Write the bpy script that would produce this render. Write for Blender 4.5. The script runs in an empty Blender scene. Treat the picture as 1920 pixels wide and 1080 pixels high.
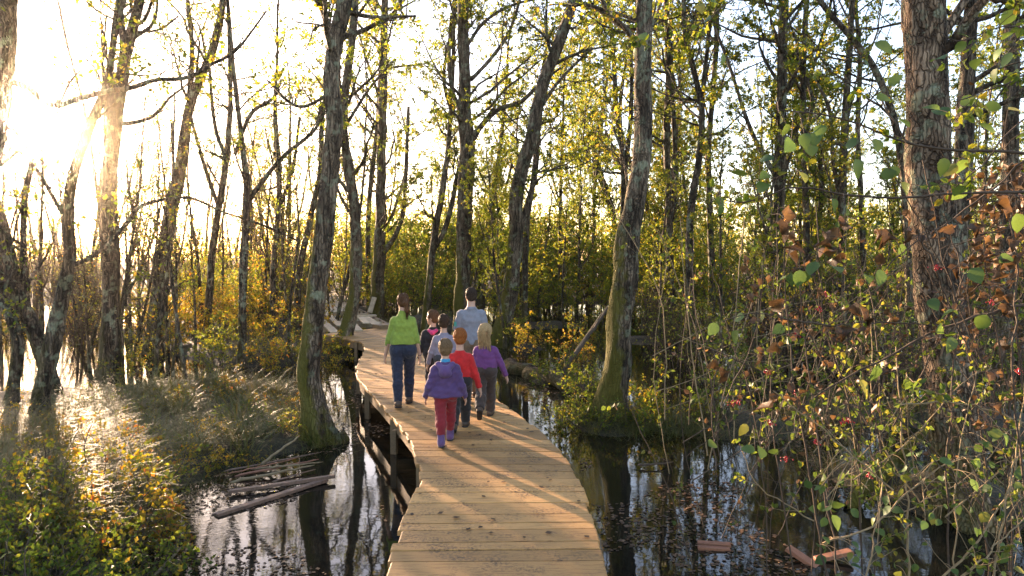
import bpy, math, random
import numpy as np
from mathutils import Vector, Matrix, Euler
rad = math.radians
SC = bpy.context.scene
COL = SC.collection

# ------------------------------------------------------------------ camera, sky, sun, exposure
F_PX, W_PX, H_PX = 1250.0, 1920.0, 1080.0
CAM_Z, DECK_Z, HOR = 2.80, 0.55, 480.0
PITCH = math.atan((540.0 - HOR) / F_PX)
cam_d = bpy.data.cameras.new('camera')
cam = bpy.data.objects.new('camera', cam_d)
COL.objects.link(cam)
cam.location = (0, 0, CAM_Z)
cam.rotation_euler = (math.pi / 2 - PITCH, 0, 0)
cam_d.sensor_width = 36.0
cam_d.lens = 36.0 * F_PX / W_PX
cam_d.clip_start = 0.05
cam_d.clip_end = 2000
SC.camera = cam

SUN_AZ = math.atan2(85 - 960, F_PX)          # clockwise from +Y
SUN_EL = rad(9.0)
SUN_DIR = Vector((math.sin(SUN_AZ) * math.cos(SUN_EL), math.cos(SUN_AZ) * math.cos(SUN_EL), math.sin(SUN_EL)))
world = bpy.data.worlds.new('World')
SC.world = world
world.use_nodes = True
wn = world.node_tree.nodes
sky = wn.new('ShaderNodeTexSky')
sky.sky_type = 'NISHITA'
sky.sun_disc = False
sky.sun_elevation = SUN_EL
sky.sun_rotation = SUN_AZ
sky.altitude = 100
sky.air_density = 1.0
sky.dust_density = 1.2
sky.ozone_density = 1.5
wn['Background'].inputs['Strength'].default_value = 0.09
world.node_tree.links.new(sky.outputs[0], wn['Background'].inputs['Color'])
sun_d = bpy.data.lights.new('sun', 'SUN')
sun_d.energy = 5.0
sun_d.angle = rad(0.6)
sun_d.color = (1.0, 0.78, 0.50)
sun = bpy.data.objects.new('sun', sun_d)
COL.objects.link(sun)
sun.rotation_euler = SUN_DIR.to_track_quat('Z', 'Y').to_euler()
sun.location = SUN_DIR * 100

vs = SC.view_settings
vs.view_transform = 'Standard'
vs.look = 'None'
vs.gamma = 1.0
vs.use_curve_mapping = False
vs.exposure = 3.2
vs.use_white_balance = True
vs.white_balance_temperature = 6900
vs.white_balance_tint = 25
cy = SC.cycles
cy.max_bounces = 7
cy.diffuse_bounces = 3
cy.glossy_bounces = 3
cy.transmission_bounces = 3
cy.volume_bounces = 0
cy.use_denoising = True
cy.sample_clamp_indirect = 6.0
cy.caustics_reflective = False
cy.caustics_refractive = False

# ------------------------------------------------------------------ helpers
def ray(px, py):
    x, y = (px - 960) / F_PX, (540 - py) / F_PX
    c, s = math.cos(PITCH), math.sin(PITCH)
    return np.array((x, c + s * y, -s + c * y))

def at(px, py, Y):
    d = ray(px, py)
    t = Y / d[1]
    return np.array((d[0] * t, Y, CAM_Z + d[2] * t))

def ground(px, py, z=0.0):
    d = ray(px, py)
    t = (z - CAM_Z) / d[2]
    return np.array((d[0] * t, d[1] * t, z))

def topx(P):
    P = np.asarray(P, float)
    c, s = math.cos(PITCH), math.sin(PITCH)
    dy, dz = P[..., 1], P[..., 2] - CAM_Z
    dep = c * dy - s * dz
    up = s * dy + c * dz
    return 960 + F_PX * P[..., 0] / dep, 540 - F_PX * up / dep, dep

def mesh_data(name, V, F, mat=None, smooth=True, rnd=None, mats=None, mi=None):
    V = np.asarray(V, np.float32)
    if isinstance(F, np.ndarray):
        Fs = [F]
    else:
        Fs = [np.asarray(f) for f in F if len(f)]
    idx = np.concatenate([f.ravel() for f in Fs]).astype(np.int32)
    tot = np.concatenate([np.full(len(f), f.shape[1], np.int32) for f in Fs])
    start = np.concatenate(([0], np.cumsum(tot)[:-1])).astype(np.int32)
    me = bpy.data.meshes.new(name)
    me.vertices.add(len(V))
    me.vertices.foreach_set('co', V.ravel())
    me.loops.add(len(idx))
    me.loops.foreach_set('vertex_index', idx)
    me.polygons.add(len(tot))
    me.polygons.foreach_set('loop_start', start)
    me.polygons.foreach_set('use_smooth', np.full(len(tot), smooth))
    if mi is not None:
        me.polygons.foreach_set('material_index', np.asarray(mi, np.int32))
    if rnd is not None:
        a = me.attributes.new('rnd', 'FLOAT', 'FACE')
        a.data.foreach_set('value', np.asarray(rnd, np.float32))
    me.update(calc_edges=True)
    for m in ([mat] if mat else []) + (mats or []):
        me.materials.append(m)
    return me

def link(name, data, parent=None, loc=None, rz=None):
    o = bpy.data.objects.new(name, data)
    COL.objects.link(o)
    if parent is not None:
        o.parent = parent
    if loc is not None:
        o.location = loc
    if rz is not None:
        o.rotation_euler = (0, 0, rz)
    return o

def obj(name, V, F, mat, parent=None, loc=None, smooth=True, rnd=None):
    return link(name, mesh_data(name, V, F, mat, smooth, rnd), parent, loc)

def tag(o, label=None, cat=None, group=None, kind=None):
    if label: o['label'] = label
    if cat: o['category'] = cat
    if group: o['group'] = group
    if kind: o['kind'] = kind
    return o

def thing(name, label, cat, loc=(0, 0, 0), rz=0.0, group=None):
    o = link(name, None, None, loc, rz)
    o.empty_display_size = 0.1
    return tag(o, label, cat, group)

KIDS = {}
def copy_tree(root, loc, rz=0.0, sc=1.0, label=None, group=None):
    def cp(o, parent):
        c = o.copy()
        COL.objects.link(c)
        if parent is not None:
            c.parent = parent
        for ch in KIDS.get(o.name, ()):
            cp(ch, c)
        return c
    r = cp(root, None)
    r.location = loc
    r.rotation_euler = (0, 0, rz)
    r.scale = (sc, sc, sc) if not isinstance(sc, tuple) else sc
    if label: r['label'] = label
    if group: r['group'] = group
    return r

def index_kids():
    KIDS.clear()
    for o in SC.objects:
        if o.parent is not None:
            KIDS.setdefault(o.parent.name, []).append(o)

def nrm(a):
    return a / np.maximum(np.linalg.norm(a, axis=-1, keepdims=True), 1e-9)

def tubes(P, R, sides, cap=True):
    """P (B,n,3), R (B,n) -> V, quads, tris"""
    B, n, _ = P.shape
    T = np.gradient(P, axis=1)
    T = nrm(T)
    ref = np.where(np.abs(T[:, :1, 2:3]) > 0.8, np.array((1.0, 0, 0)), np.array((0, 0, 1.0)))
    ref = np.broadcast_to(ref, T.shape)
    N = nrm(np.cross(T, ref))
    Bn = np.cross(T, N)
    a = np.linspace(0, 2 * np.pi, sides, endpoint=False)
    ca, sa = np.cos(a), np.sin(a)
    rr = R if R.ndim == 3 else R[:, :, None]
    V = P[:, :, None, :] + (rr * ca)[..., None] * N[:, :, None, :] + (rr * sa)[..., None] * Bn[:, :, None, :]
    V = V.reshape(-1, 3)
    b = np.arange(B)[:, None, None] * (n * sides)
    i = np.arange(n - 1)[None, :, None] * sides
    j = np.arange(sides)[None, None, :]
    j2 = (j + 1) % sides
    Q = np.stack((b + i + j, b + i + j2, b + i + sides + j2, b + i + sides + j), -1).reshape(-1, 4)
    return V, Q

class Acc:
    """collects vertices and quads into one mesh"""
    def __init__(s):
        s.V, s.Q, s.R, s.n = [], [], [], 0
    def add(s, V, Q, r=None):
        s.V.append(V); s.Q.append(Q + s.n); s.n += len(V)
        s.R.append(np.zeros(len(Q)) if r is None else r)
    def tube(s, P, R, sides=5):
        P = np.asarray(P, float); R = np.asarray(R, float)
        if P.ndim == 2: P, R = P[None], R[None]
        s.add(*tubes(P, R, sides))
    def mesh(s, name, mat, smooth=True):
        return mesh_data(name, np.concatenate(s.V), np.concatenate(s.Q), mat, smooth, np.concatenate(s.R))

def spline(pts, n):
    """Catmull-Rom through pts (m,k) -> (n,k)"""
    p = np.asarray(pts, float)
    p = np.concatenate((2 * p[:1] - p[1:2], p, 2 * p[-1:] - p[-2:-1]))
    m = len(p) - 3
    u = np.linspace(0, m - 1e-6, n)
    i = u.astype(int); t = (u - i)[:, None]
    a, b, c, d = p[i], p[i + 1], p[i + 2], p[i + 3]
    return 0.5 * ((2 * b) + (-a + c) * t + (2 * a - 5 * b + 4 * c - d) * t ** 2 + (-a + 3 * b - 3 * c + d) * t ** 3)

def grow(rng, base, dirs, length, r0, n, wig=0.15, trop=(0, 0, 0), taper=0.3):
    B = len(base)
    P = np.zeros((B, n + 1, 3)); P[:, 0] = base
    d = nrm(np.asarray(dirs, float)).copy()
    seg = (np.asarray(length) / n)[:, None]
    for i in range(n):
        d = nrm(d + rng.normal(0, wig, (B, 3)) + np.asarray(trop))
        P[:, i + 1] = P[:, i] + d * seg
    R = np.asarray(r0)[:, None] * (1 - (1 - taper) * np.linspace(0, 1, n + 1))[None]
    return P, R

def sprout(rng, P, R, k, t0, t1, ang, lenf, rf=0.5, ang_j=0.25):
    """children: k per branch -> base, dirs, len, r0"""
    B, n1, _ = P.shape
    t = (rng.uniform(t0, t1, (B, k)) * (n1 - 1)).ravel()
    bi = np.repeat(np.arange(B), k)
    i = np.minimum(t.astype(int), n1 - 2); f = (t - i)[:, None]
    base = P[bi, i] * (1 - f) + P[bi, i + 1] * f
    d = nrm(P[bi, i + 1] - P[bi, i])
    r = R[bi, i]
    L = np.linalg.norm(np.diff(P, axis=1), axis=2).sum(1)[bi]
    v = nrm(np.cross(d, rng.normal(size=d.shape)))
    a = ang + rng.normal(0, ang_j, len(d))
    dirs = d * np.cos(a)[:, None] + v * np.sin(a)[:, None]
    tt = t / (n1 - 1)
    return base, dirs, L * lenf * (1.15 - 0.6 * tt) * rng.uniform(0.7, 1.25, len(d)), r * rf

def along(rng, P, n):
    B, n1, _ = P.shape
    bi = rng.integers(0, B, n)
    t = rng.uniform(0.15, 1.0, n) * (n1 - 1)
    i = np.minimum(t.astype(int), n1 - 2); f = (t - i)[:, None]
    return P[bi, i] * (1 - f) + P[bi, i + 1] * f, nrm(P[bi, i + 1] - P[bi, i])

def leaves(rng, pos, d, size, droop=0.35, jit=0.3, six=False, wide=0.62, spread=0.9):
    n = len(pos)
    ax = nrm(d * 0.5 + rng.normal(0, spread, (n, 3)) + np.array((0, 0, -droop)))
    nr = nrm(np.cross(ax, rng.normal(size=(n, 3))))
    sd = np.cross(ax, nr)
    L = (size * rng.uniform(1 - jit, 1 + jit, n))[:, None]
    w = L * wide * 0.5
    p0 = pos + ax * L * 0.12
    if not six:
        V = np.stack((p0, p0 + ax * L * 0.5 + sd * w + nr * L * 0.07, p0 + ax * L, p0 + ax * L * 0.45 - sd * w + nr * L * 0.07), 1)
        Q = np.arange(n * 4).reshape(n, 4)
        return V.reshape(-1, 3), Q, rng.uniform(0, 1, n)
    up = nr * L * 0.12
    V = np.stack((p0, p0 + ax * L * 0.3 + sd * w * 0.95 + up, p0 + ax * L * 0.68 + sd * w * 0.8 + up, p0 + ax * L - nr * L * 0.1,
                  p0 + ax * L * 0.68 - sd * w * 0.8 + up, p0 + ax * L * 0.3 - sd * w * 0.95 + up), 1)
    b = np.arange(n)[:, None] * 6
    Q = np.concatenate((b + np.array([[0, 1, 2, 3]]), b + np.array([[0, 3, 4, 5]])), 1).reshape(-1, 4)
    return V.reshape(-1, 3), Q, np.repeat(rng.uniform(0, 1, n), 2)

# ------------------------------------------------------------------ materials
def nodes_mat(name):
    m = bpy.data.materials.new(name)
    m.use_nodes = True
    nt = m.node_tree
    return m, nt.nodes, nt.links, nt.nodes['Principled BSDF']

def N(ns, t, **kw):
    n = ns.new(t)
    for k, v in kw.items():
        if k in n.inputs.keys() if hasattr(n.inputs, 'keys') else False:
            n.inputs[k].default_value = v
        else:
            setattr(n, k, v)
    return n

def ramp(ns, stops, interp='LINEAR'):
    r = ns.new('ShaderNodeValToRGB')
    cr = r.color_ramp
    cr.interpolation = interp
    while len(cr.elements) < len(stops):
        cr.elements.new(0.5)
    for e, (p, c) in zip(cr.elements, stops):
        e.position = p
        e.color = (*c, 1) if len(c) == 3 else c
    return r

def noise(ns, ls, vec, scale, detail=4, rough=0.55, dist=0.0):
    n = ns.new('ShaderNodeTexNoise')
    n.inputs['Scale'].default_value = scale
    n.inputs['Detail'].default_value = detail
    n.inputs['Roughness'].default_value = rough
    n.inputs['Distortion'].default_value = dist
    if vec is not None:
        ls.new(vec, n.inputs['Vector'])
    return n

def mapping(ns, ls, vec, scale):
    m = ns.new('ShaderNodeMapping')
    m.inputs['Scale'].default_value = scale
    ls.new(vec, m.inputs['Vector'])
    return m.outputs[0]

def mix(ns, ls, fac, a, b, mode='MIX'):
    m = ns.new('ShaderNodeMix')
    m.data_type = 'RGBA'
    m.blend_type = mode
    for s, v in ((m.inputs[0], fac), (m.inputs[6], a), (m.inputs[7], b)):
        if hasattr(v, 'links') or isinstance(v, bpy.types.NodeSocket):
            ls.new(v, s)
        else:
            s.default_value = v if not isinstance(v, tuple) or len(v) == 4 else (*v, 1)
    return m.outputs[2]

def math_n(ns, ls, op, a, b=None, clamp=False):
    m = ns.new('ShaderNodeMath')
    m.operation = op
    m.use_clamp = clamp
    for s, v in ((m.inputs[0], a), (m.inputs[1], b)):
        if v is None: continue
        if isinstance(v, bpy.types.NodeSocket): ls.new(v, s)
        else: s.default_value = v
    return m.outputs[0]

def bump(ns, ls, h, strength, dist, bs):
    b = ns.new('ShaderNodeBump')
    b.inputs['Strength'].default_value = strength
    b.inputs['Distance'].default_value = dist
    ls.new(h, b.inputs['Height'])
    ls.new(b.outputs[0], bs.inputs['Normal'])

def bark_mat(name, dark, light, moss=0.6, moss_h=3.0, vert=0.13, moss_col=(0.095, 0.085, 0.012), fine=14, rel=0.03):
    m, ns, ls, bs = nodes_mat(name)
    tc = ns.new('ShaderNodeTexCoord')
    geo = ns.new('ShaderNodeNewGeometry')
    pos = geo.outputs['Position']
    st = mapping(ns, ls, pos, (1, 1, vert))
    n1 = noise(ns, ls, st, fine, 6, 0.65, 0.6)
    vo = ns.new('ShaderNodeTexVoronoi'); vo.feature = 'DISTANCE_TO_EDGE'; vo.inputs['Scale'].default_value = fine * 1.6
    wob = noise(ns, ls, pos, 5, 3)
    wv = mix(ns, ls, 0.12, st, wob.outputs['Color'], 'ADD')
    ls.new(wv, vo.inputs['Vector'])
    crack = ramp(ns, [(0.0, (0.25, 0.25, 0.25)), (0.16, (1, 1, 1))])
    ls.new(vo.outputs['Distance'], crack.inputs[0])
    r1 = ramp(ns, [(0.38, dark), (0.62, light)])
    ls.new(n1.outputs[0], r1.inputs[0])
    c = mix(ns, ls, crack.outputs[0], tuple(x * 0.45 for x in dark), r1.outputs[0])
    # pale lichen blotches
    n2 = noise(ns, ls, pos, 5.5, 3, 0.6)
    r2 = ramp(ns, [(0.54, (0, 0, 0)), (0.62, (1, 1, 1))])
    ls.new(n2.outputs[0], r2.inputs[0])
    lf = math_n(ns, ls, 'MULTIPLY', r2.outputs[0], 0.7)
    c = mix(ns, ls, lf, c, (0.22, 0.25, 0.17))
    n4 = noise(ns, ls, mapping(ns, ls, pos, (1, 1, 0.5)), 3.2, 4, 0.6)
    r4 = ramp(ns, [(0.38, (0.45, 0.42, 0.40)), (0.62, (1.25, 1.2, 1.15))]); ls.new(n4.outputs[0], r4.inputs[0])
    c = mix(ns, ls, 1.0, c, r4.outputs[0], 'MULTIPLY')
    # moss on the lower trunk, thicker on the side that faces left
    sep = ns.new('ShaderNodeSeparateXYZ'); ls.new(pos, sep.inputs[0])
    sn = ns.new('ShaderNodeSeparateXYZ'); ls.new(geo.outputs['Normal'], sn.inputs[0])
    hh = ns.new('ShaderNodeMapRange')
    hh.inputs['From Min'].default_value = moss_h; hh.inputs['From Max'].default_value = 0.0
    ls.new(sep.outputs[2], hh.inputs['Value'])
    side = math_n(ns, ls, 'MULTIPLY', sn.outputs[0], -0.40)
    n3 = noise(ns, ls, pos, 7, 5, 0.7)
    s = math_n(ns, ls, 'ADD', math_n(ns, ls, 'ADD', hh.outputs[0], side), math_n(ns, ls, 'MULTIPLY', n3.outputs[0], 0.9))
    mr = ns.new('ShaderNodeMapRange')
    mr.inputs['From Min'].default_value = 1.02; mr.inputs['From Max'].default_value = 1.25
    ls.new(s, mr.inputs['Value'])
    mf = math_n(ns, ls, 'MULTIPLY', mr.outputs[0], moss)
    c = mix(ns, ls, mf, c, moss_col)
    ls.new(c, bs.inputs['Base Color'])
    bs.inputs['Roughness'].default_value = 0.9
    bs.inputs['Specular IOR Level'].default_value = 0.2
    h = math_n(ns, ls, 'ADD', crack.outputs[0], math_n(ns, ls, 'MULTIPLY', n1.outputs[0], 1.0))
    bump(ns, ls, h, 0.9, rel, bs)
    return m

def leaf_mat(name, stops, trans=0.5, tint=1.6, obj_var=0.25, rough=0.5):
    m, ns, ls, bs = nodes_mat(name)
    out = ns['Material Output']
    at_ = ns.new('ShaderNodeAttribute'); at_.attribute_name = 'rnd'
    oi = ns.new('ShaderNodeObjectInfo')
    f = math_n(ns, ls, 'ADD', at_.outputs['Fac'], math_n(ns, ls, 'MULTIPLY', math_n(ns, ls, 'SUBTRACT', oi.outputs['Random'], 0.5), obj_var), True)
    r = ramp(ns, stops)
    ls.new(f, r.inputs[0])
    ls.new(r.outputs[0], bs.inputs['Base Color'])
    bs.inputs['Roughness'].default_value = rough
    bs.inputs['Specular IOR Level'].default_value = 0.3
    tr = ns.new('ShaderNodeBsdfTranslucent')
    tc = mix(ns, ls, 1.0, r.outputs[0], (tint * 1.15, tint, tint * 0.6), 'MULTIPLY')
    ls.new(tc, tr.inputs['Color'])
    ms = ns.new('ShaderNodeMixShader')
    ms.inputs[0].default_value = trans
    ls.new(bs.outputs[0], ms.inputs[1]); ls.new(tr.outputs[0], ms.inputs[2])
    ls.new(ms.outputs[0], out.inputs['Surface'])
    return m

def cloth_mat(name, col, var=0.25, rough=0.85, scale=14, weave=0.0, sheen=0.2):
    m, ns, ls, bs = nodes_mat(name)
    tc = ns.new('ShaderNodeTexCoord')
    n1 = noise(ns, ls, tc.outputs['Object'], scale, 5, 0.65)
    r = ramp(ns, [(0.3, tuple(x * (1 - var) for x in col)), (0.7, tuple(min(1, x * (1 + var)) for x in col))])
    ls.new(n1.outputs[0], r.inputs[0])
    ls.new(r.outputs[0], bs.inputs['Base Color'])
    bs.inputs['Roughness'].default_value = rough
    bs.inputs['Specular IOR Level'].default_value = 0.2
    bs.inputs['Sheen Weight'].default_value = sheen
    n2 = noise(ns, ls, mapping(ns, ls, tc.outputs['Object'], (1, 1, 0.6)), 22, 4, 0.6, 0.8)
    bump(ns, ls, n2.outputs[0], 0.35, 0.010, bs)
    return m

def hair_mat(name, dark, light):
    m, ns, ls, bs = nodes_mat(name)
    tc = ns.new('ShaderNodeTexCoord')
    st = mapping(ns, ls, tc.outputs['Object'], (1, 1, 0.12))
    n1 = noise(ns, ls, st, 160, 3, 0.6)
    r = ramp(ns, [(0.3, dark), (0.7, light)])
    ls.new(n1.outputs[0], r.inputs[0]); ls.new(r.outputs[0], bs.inputs['Base Color'])
    bs.inputs['Roughness'].default_value = 0.55
    bs.inputs['Specular IOR Level'].default_value = 0.15
    bump(ns, ls, n1.outputs[0], 0.9, 0.01, bs)
    return m

def plain_mat(name, col, rough=0.6, var=0.15, scale=30, spec=0.3):
    m, ns, ls, bs = nodes_mat(name)
    tc = ns.new('ShaderNodeTexCoord')
    n1 = noise(ns, ls, tc.outputs['Object'], scale, 4, 0.6)
    r = ramp(ns, [(0.3, tuple(x * (1 - var) for x in col)), (0.7, tuple(min(1, x * (1 + var)) for x in col))])
    ls.new(n1.outputs[0], r.inputs[0]); ls.new(r.outputs[0], bs.inputs['Base Color'])
    bs.inputs['Roughness'].default_value = rough
    bs.inputs['Specular IOR Level'].default_value = spec
    return m

def wood_mat(name, light, dark, stain, obj_rand=0.3, stain_amt=0.8, axis=(0.6, 9, 9)):
    m, ns, ls, bs = nodes_mat(name)
    tc = ns.new('ShaderNodeTexCoord'); oi = ns.new('ShaderNodeObjectInfo')
    off = ns.new('ShaderNodeVectorMath'); off.operation = 'ADD'
    cx = ns.new('ShaderNodeCombineXYZ')
    k = math_n(ns, ls, 'MULTIPLY', oi.outputs['Random'], 53.0)
    for i in range(3): ls.new(k, cx.inputs[i])
    ls.new(tc.outputs['Object'], off.inputs[0]); ls.new(cx.outputs[0], off.inputs[1])
    v = off.outputs[0]
    g = noise(ns, ls, mapping(ns, ls, v, axis), 6, 6, 0.65, 1.0)
    r = ramp(ns, [(0.30, dark), (0.5, light), (0.72, tuple(x * 0.82 for x in light))])
    ls.new(g.outputs[0], r.inputs[0])
    tint = math_n(ns, ls, 'ADD', math_n(ns, ls, 'MULTIPLY', oi.outputs['Random'], obj_rand), 1.0 - obj_rand * 0.6)
    tv = ns.new('ShaderNodeCombineColor')
    for i in range(3): ls.new(tint, tv.inputs[i])
    c = mix(ns, ls, 1.0, r.outputs[0], tv.outputs[0], 'MULTIPLY')
    geo = ns.new('ShaderNodeNewGeometry')
    # muddy foot-worn stains
    s1 = noise(ns, ls, mapping(ns, ls, geo.outputs['Position'], (1, 1.6, 1)), 2.6, 7, 0.7, 0.4)
    sr = ramp(ns, [(0.46, (0, 0, 0)), (0.64, (1, 1, 1))])
    ls.new(s1.outputs[0], sr.inputs[0])
    s2 = noise(ns, ls, geo.outputs['Position'], 38, 3, 0.6)
    s2r = ramp(ns, [(0.42, (0, 0, 0)), (0.62, (1, 1, 1))])
    ls.new(s2.outputs[0], s2r.inputs[0])
    sf = math_n(ns, ls, 'MULTIPLY', math_n(ns, ls, 'MULTIPLY', sr.outputs[0], s2r.outputs[0]), stain_amt)
    c = mix(ns, ls, sf, c, stain)
    ls.new(c, bs.inputs['Base Color'])
    bs.inputs['Roughness'].default_value = 0.62
    bs.inputs['Specular IOR Level'].default_value = 0.35
    bump(ns, ls, g.outputs[0], 0.35, 0.004, bs)
    return m

BARK = bark_mat('alder_bark', (0.045, 0.032, 0.021), (0.26, 0.205, 0.145), moss=0.9, moss_h=5.0)
BARK_BG = bark_mat('far_bark', (0.035, 0.027, 0.019), (0.20, 0.155, 0.11), moss=0.35, moss_h=3.0)
BARK_PLATE = bark_mat('plated_bark', (0.07, 0.046, 0.03), (0.34, 0.25, 0.17), moss=0.5, moss_h=1.6, vert=0.2, fine=15, rel=0.05)
TWIG = plain_mat('twig_bark', (0.07, 0.048, 0.032), 0.85, 0.3, 20)
TWIG_PALE = plain_mat('pale_stem_bark', (0.24, 0.17, 0.09), 0.8, 0.3, 20)
LEAF_GREEN = leaf_mat('green_leaf', [(0.0, (0.055, 0.095, 0.014)), (0.5, (0.10, 0.145, 0.018)), (0.85, (0.18, 0.18, 0.022)), (1.0, (0.27, 0.19, 0.025))], 0.55, 1.9)
LEAF_MIX = leaf_mat('yellowing_leaf', [(0.0, (0.075, 0.12, 0.016)), (0.55, (0.14, 0.175, 0.02)), (0.88, (0.27, 0.24, 0.02)), (1.0, (0.32, 0.14, 0.02))], 0.5, 1.6)
LEAF_ORANGE = leaf_mat('orange_leaf', [(0.0, (0.10, 0.13, 0.016)), (0.4, (0.23, 0.21, 0.02)), (0.8, (0.38, 0.25, 0.02)), (1.0, (0.30, 0.10, 0.03))], 0.5, 1.6)
LEAF_DARK = leaf_mat('dark_green_leaf', [(0.0, (0.04, 0.075, 0.015)), (0.6, (0.08, 0.12, 0.02)), (1.0, (0.15, 0.15, 0.025))], 0.5, 1.8)
LEAF_DRY = leaf_mat('withered_leaf', [(0.0, (0.045, 0.027, 0.017)), (0.6, (0.13, 0.075, 0.042)), (1.0, (0.26, 0.155, 0.085))], 0.3, 1.2)
LEAF_BIG = leaf_mat('broad_leaf', [(0.0, (0.05, 0.10, 0.03)), (0.75, (0.09, 0.15, 0.04)), (1.0, (0.16, 0.17, 0.04))], 0.42, 1.35, obj_var=1.0)
GRASS = leaf_mat('sedge_blade', [(0.0, (0.05, 0.075, 0.015)), (0.5, (0.12, 0.125, 0.03)), (1.0, (0.17, 0.12, 0.045))], 0.3, 1.0)
BERRY = plain_mat('red_berry', (0.42, 0.012, 0.014), 0.25, 0.2, 30, 0.5)
PLANK = wood_mat('sawn_plank', (0.50, 0.265, 0.09), (0.21, 0.10, 0.033), (0.085, 0.05, 0.028), 0.6, 0.95)
FASCIA = wood_mat('wet_beam', (0.22, 0.14, 0.07), (0.10, 0.06, 0.03), (0.03, 0.02, 0.012))
OLDWOOD = wood_mat('old_board', (0.22, 0.13, 0.085), (0.10, 0.055, 0.035), (0.03, 0.022, 0.016))
REDWOOD = wood_mat('reddish_board', (0.33, 0.14, 0.075), (0.17, 0.07, 0.04), (0.08, 0.03, 0.02))
PALEWOOD = wood_mat('fresh_board', (0.52, 0.40, 0.26), (0.36, 0.26, 0.15), (0.15, 0.10, 0.06))
# ------------------------------------------------------------------ ground, water
def poly_sdf(X, Y, poly):
    p = np.asarray(poly, float)
    d = np.full(X.shape, 1e9); ins = np.zeros(X.shape, bool)
    for i in range(len(p)):
        a, b = p[i], p[(i + 1) % len(p)]
        ex, ey = b - a
        wx, wy = X - a[0], Y - a[1]
        t = np.clip((wx * ex + wy * ey) / (ex * ex + ey * ey + 1e-12), 0, 1)
        d = np.minimum(d, np.hypot(wx - ex * t, wy - ey * t))
        c = ((a[1] <= Y) & (b[1] > Y)) | ((b[1] <= Y) & (a[1] > Y))
        xs = a[0] + (Y - a[1]) / (ey if abs(ey) > 1e-9 else 1e-9) * ex
        ins ^= c & (X < xs)
    return np.where(ins, -d, d)

BANK = [ground(265, 1100)[:2], ground(285, 960)[:2], ground(420, 893)[:2], ground(545, 858)[:2], ground(632, 838)[:2], ground(640, 800)[:2],
        ground(575, 755)[:2], ground(520, 720)[:2], ground(330, 716)[:2], ground(180, 728)[:2], ground(-60, 738)[:2], (-16, 9), (-13, 3.5), (-3.2, 3.5)]
BANK2 = [ground(640, 668)[:2], ground(560, 690)[:2], ground(420, 690)[:2], ground(330, 672)[:2], (-15, 24), (-14, 34), (-7, 36), ground(560, 610)[:2]]
HUMPS = [(*ground(1150, 803)[:2], 0.95, 0.16), (*ground(1260, 800)[:2], 1.0, 0.10), (*ground(1030, 715)[:2], 0.7, 0.12), (*ground(1100, 720)[:2], 1.0, 0.14), (*ground(645, 664)[:2], 0.8, 0.35),
         (*ground(985, 655)[:2], 0.9, 0.15), (*ground(1380, 800)[:2], 1.3, 0.25), (*ground(1640, 900)[:2], 0.9, 0.22), (*ground(1800, 940)[:2], 1.0, 0.35),
         (*ground(1580, 770)[:2], 1.5, 0.22), (*ground(1840, 800)[:2], 1.6, 0.3), (-3.3, 27, 2.2, 0.5), (1.5, 27, 2.5, 0.15), (4.5, 22, 2.0, 0.12), (9, 20, 2.5, 0.3)]

def vnoise(x, y, seed=0):
    r = np.random.default_rng(seed)
    s = np.zeros(np.shape(x))
    for k in range(7):
        a = r.uniform(0, 2 * np.pi); f = r.uniform(0.6, 1.9); ph = r.uniform(0, 6.28)
        s = s + np.sin((np.cos(a) * x + np.sin(a) * y) * f + ph)
    return s / 7

def height(X, Y):
    X = np.asarray(X, float); Y = np.asarray(Y, float)
    h = np.full(X.shape, -0.38)
    for poly, top in ((BANK, 0.15), (BANK2, 0.20)):
        d = poly_sdf(X, Y, poly) + 0.12 * vnoise(X * 3, Y * 3, 3)
        t = np.clip(0.5 - d / 1.5, 0, 1)
        h = np.maximum(h, -0.38 + (top + 0.38) * t * t * (3 - 2 * t))
    for (x, y, r, a) in HUMPS:
        h = np.maximum(h, -0.38 + (a + 0.38) * np.exp(-((X - x) ** 2 + (Y - y) ** 2) / (r * r) * 1.1))
    far = np.clip((Y - 34) / 8, 0, 1)
    h = np.maximum(h, -0.38 + 0.75 * far + 0.25 * vnoise(X * 0.5, Y * 0.5, 5) * far)
    h = h + 0.05 * vnoise(X * 4, Y * 4, 8) + 0.07 * vnoise(X * 1.1, Y * 1.1, 9)
    return h

def hz(x, y):
    return float(height(np.array([x]), np.array([y]))[0])

def axis_pts(a, fine0, fine1, b, step, nfar):
    l = fine0 - np.geomspace(0.4, fine0 - a, nfar)[::-1]
    r = fine1 + np.geomspace(0.4, b - fine1, nfar)
    return np.concatenate((l, np.arange(fine0, fine1 + 1e-6, step), r))

xs = axis_pts(-300, -14, 13, 300, 0.14, 26)
ys = axis_pts(-60, 2.5, 30, 420, 0.14, 30)
GX, GY = np.meshgrid(xs, ys)
GZ = height(GX, GY)
nx_, ny_ = len(xs), len(ys)
ii = (np.arange(ny_ - 1)[:, None] * nx_ + np.arange(nx_ - 1)[None]).ravel()
GQ = np.stack((ii, ii + 1, ii + nx_ + 1, ii + nx_), 1)
m, ns, ls, bs = nodes_mat('swamp_soil')
geo = ns.new('ShaderNodeNewGeometry')
n1 = noise(ns, ls, geo.outputs['Position'], 2.2, 8, 0.7)
n2 = noise(ns, ls, geo.outputs['Position'], 26, 5, 0.7)
r1 = ramp(ns, [(0.35, (0.022, 0.016, 0.010)), (0.55, (0.05, 0.042, 0.018)), (0.7, (0.085, 0.06, 0.026))])
ls.new(n1.outputs[0], r1.inputs[0])
r2 = ramp(ns, [(0.4, (0.5, 0.5, 0.5)), (0.65, (1.5, 1.35, 1.1))])
ls.new(n2.outputs[0], r2.inputs[0])
ls.new(mix(ns, ls, 1.0, r1.outputs[0], r2.outputs[0], 'MULTIPLY'), bs.inputs['Base Color'])
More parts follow.
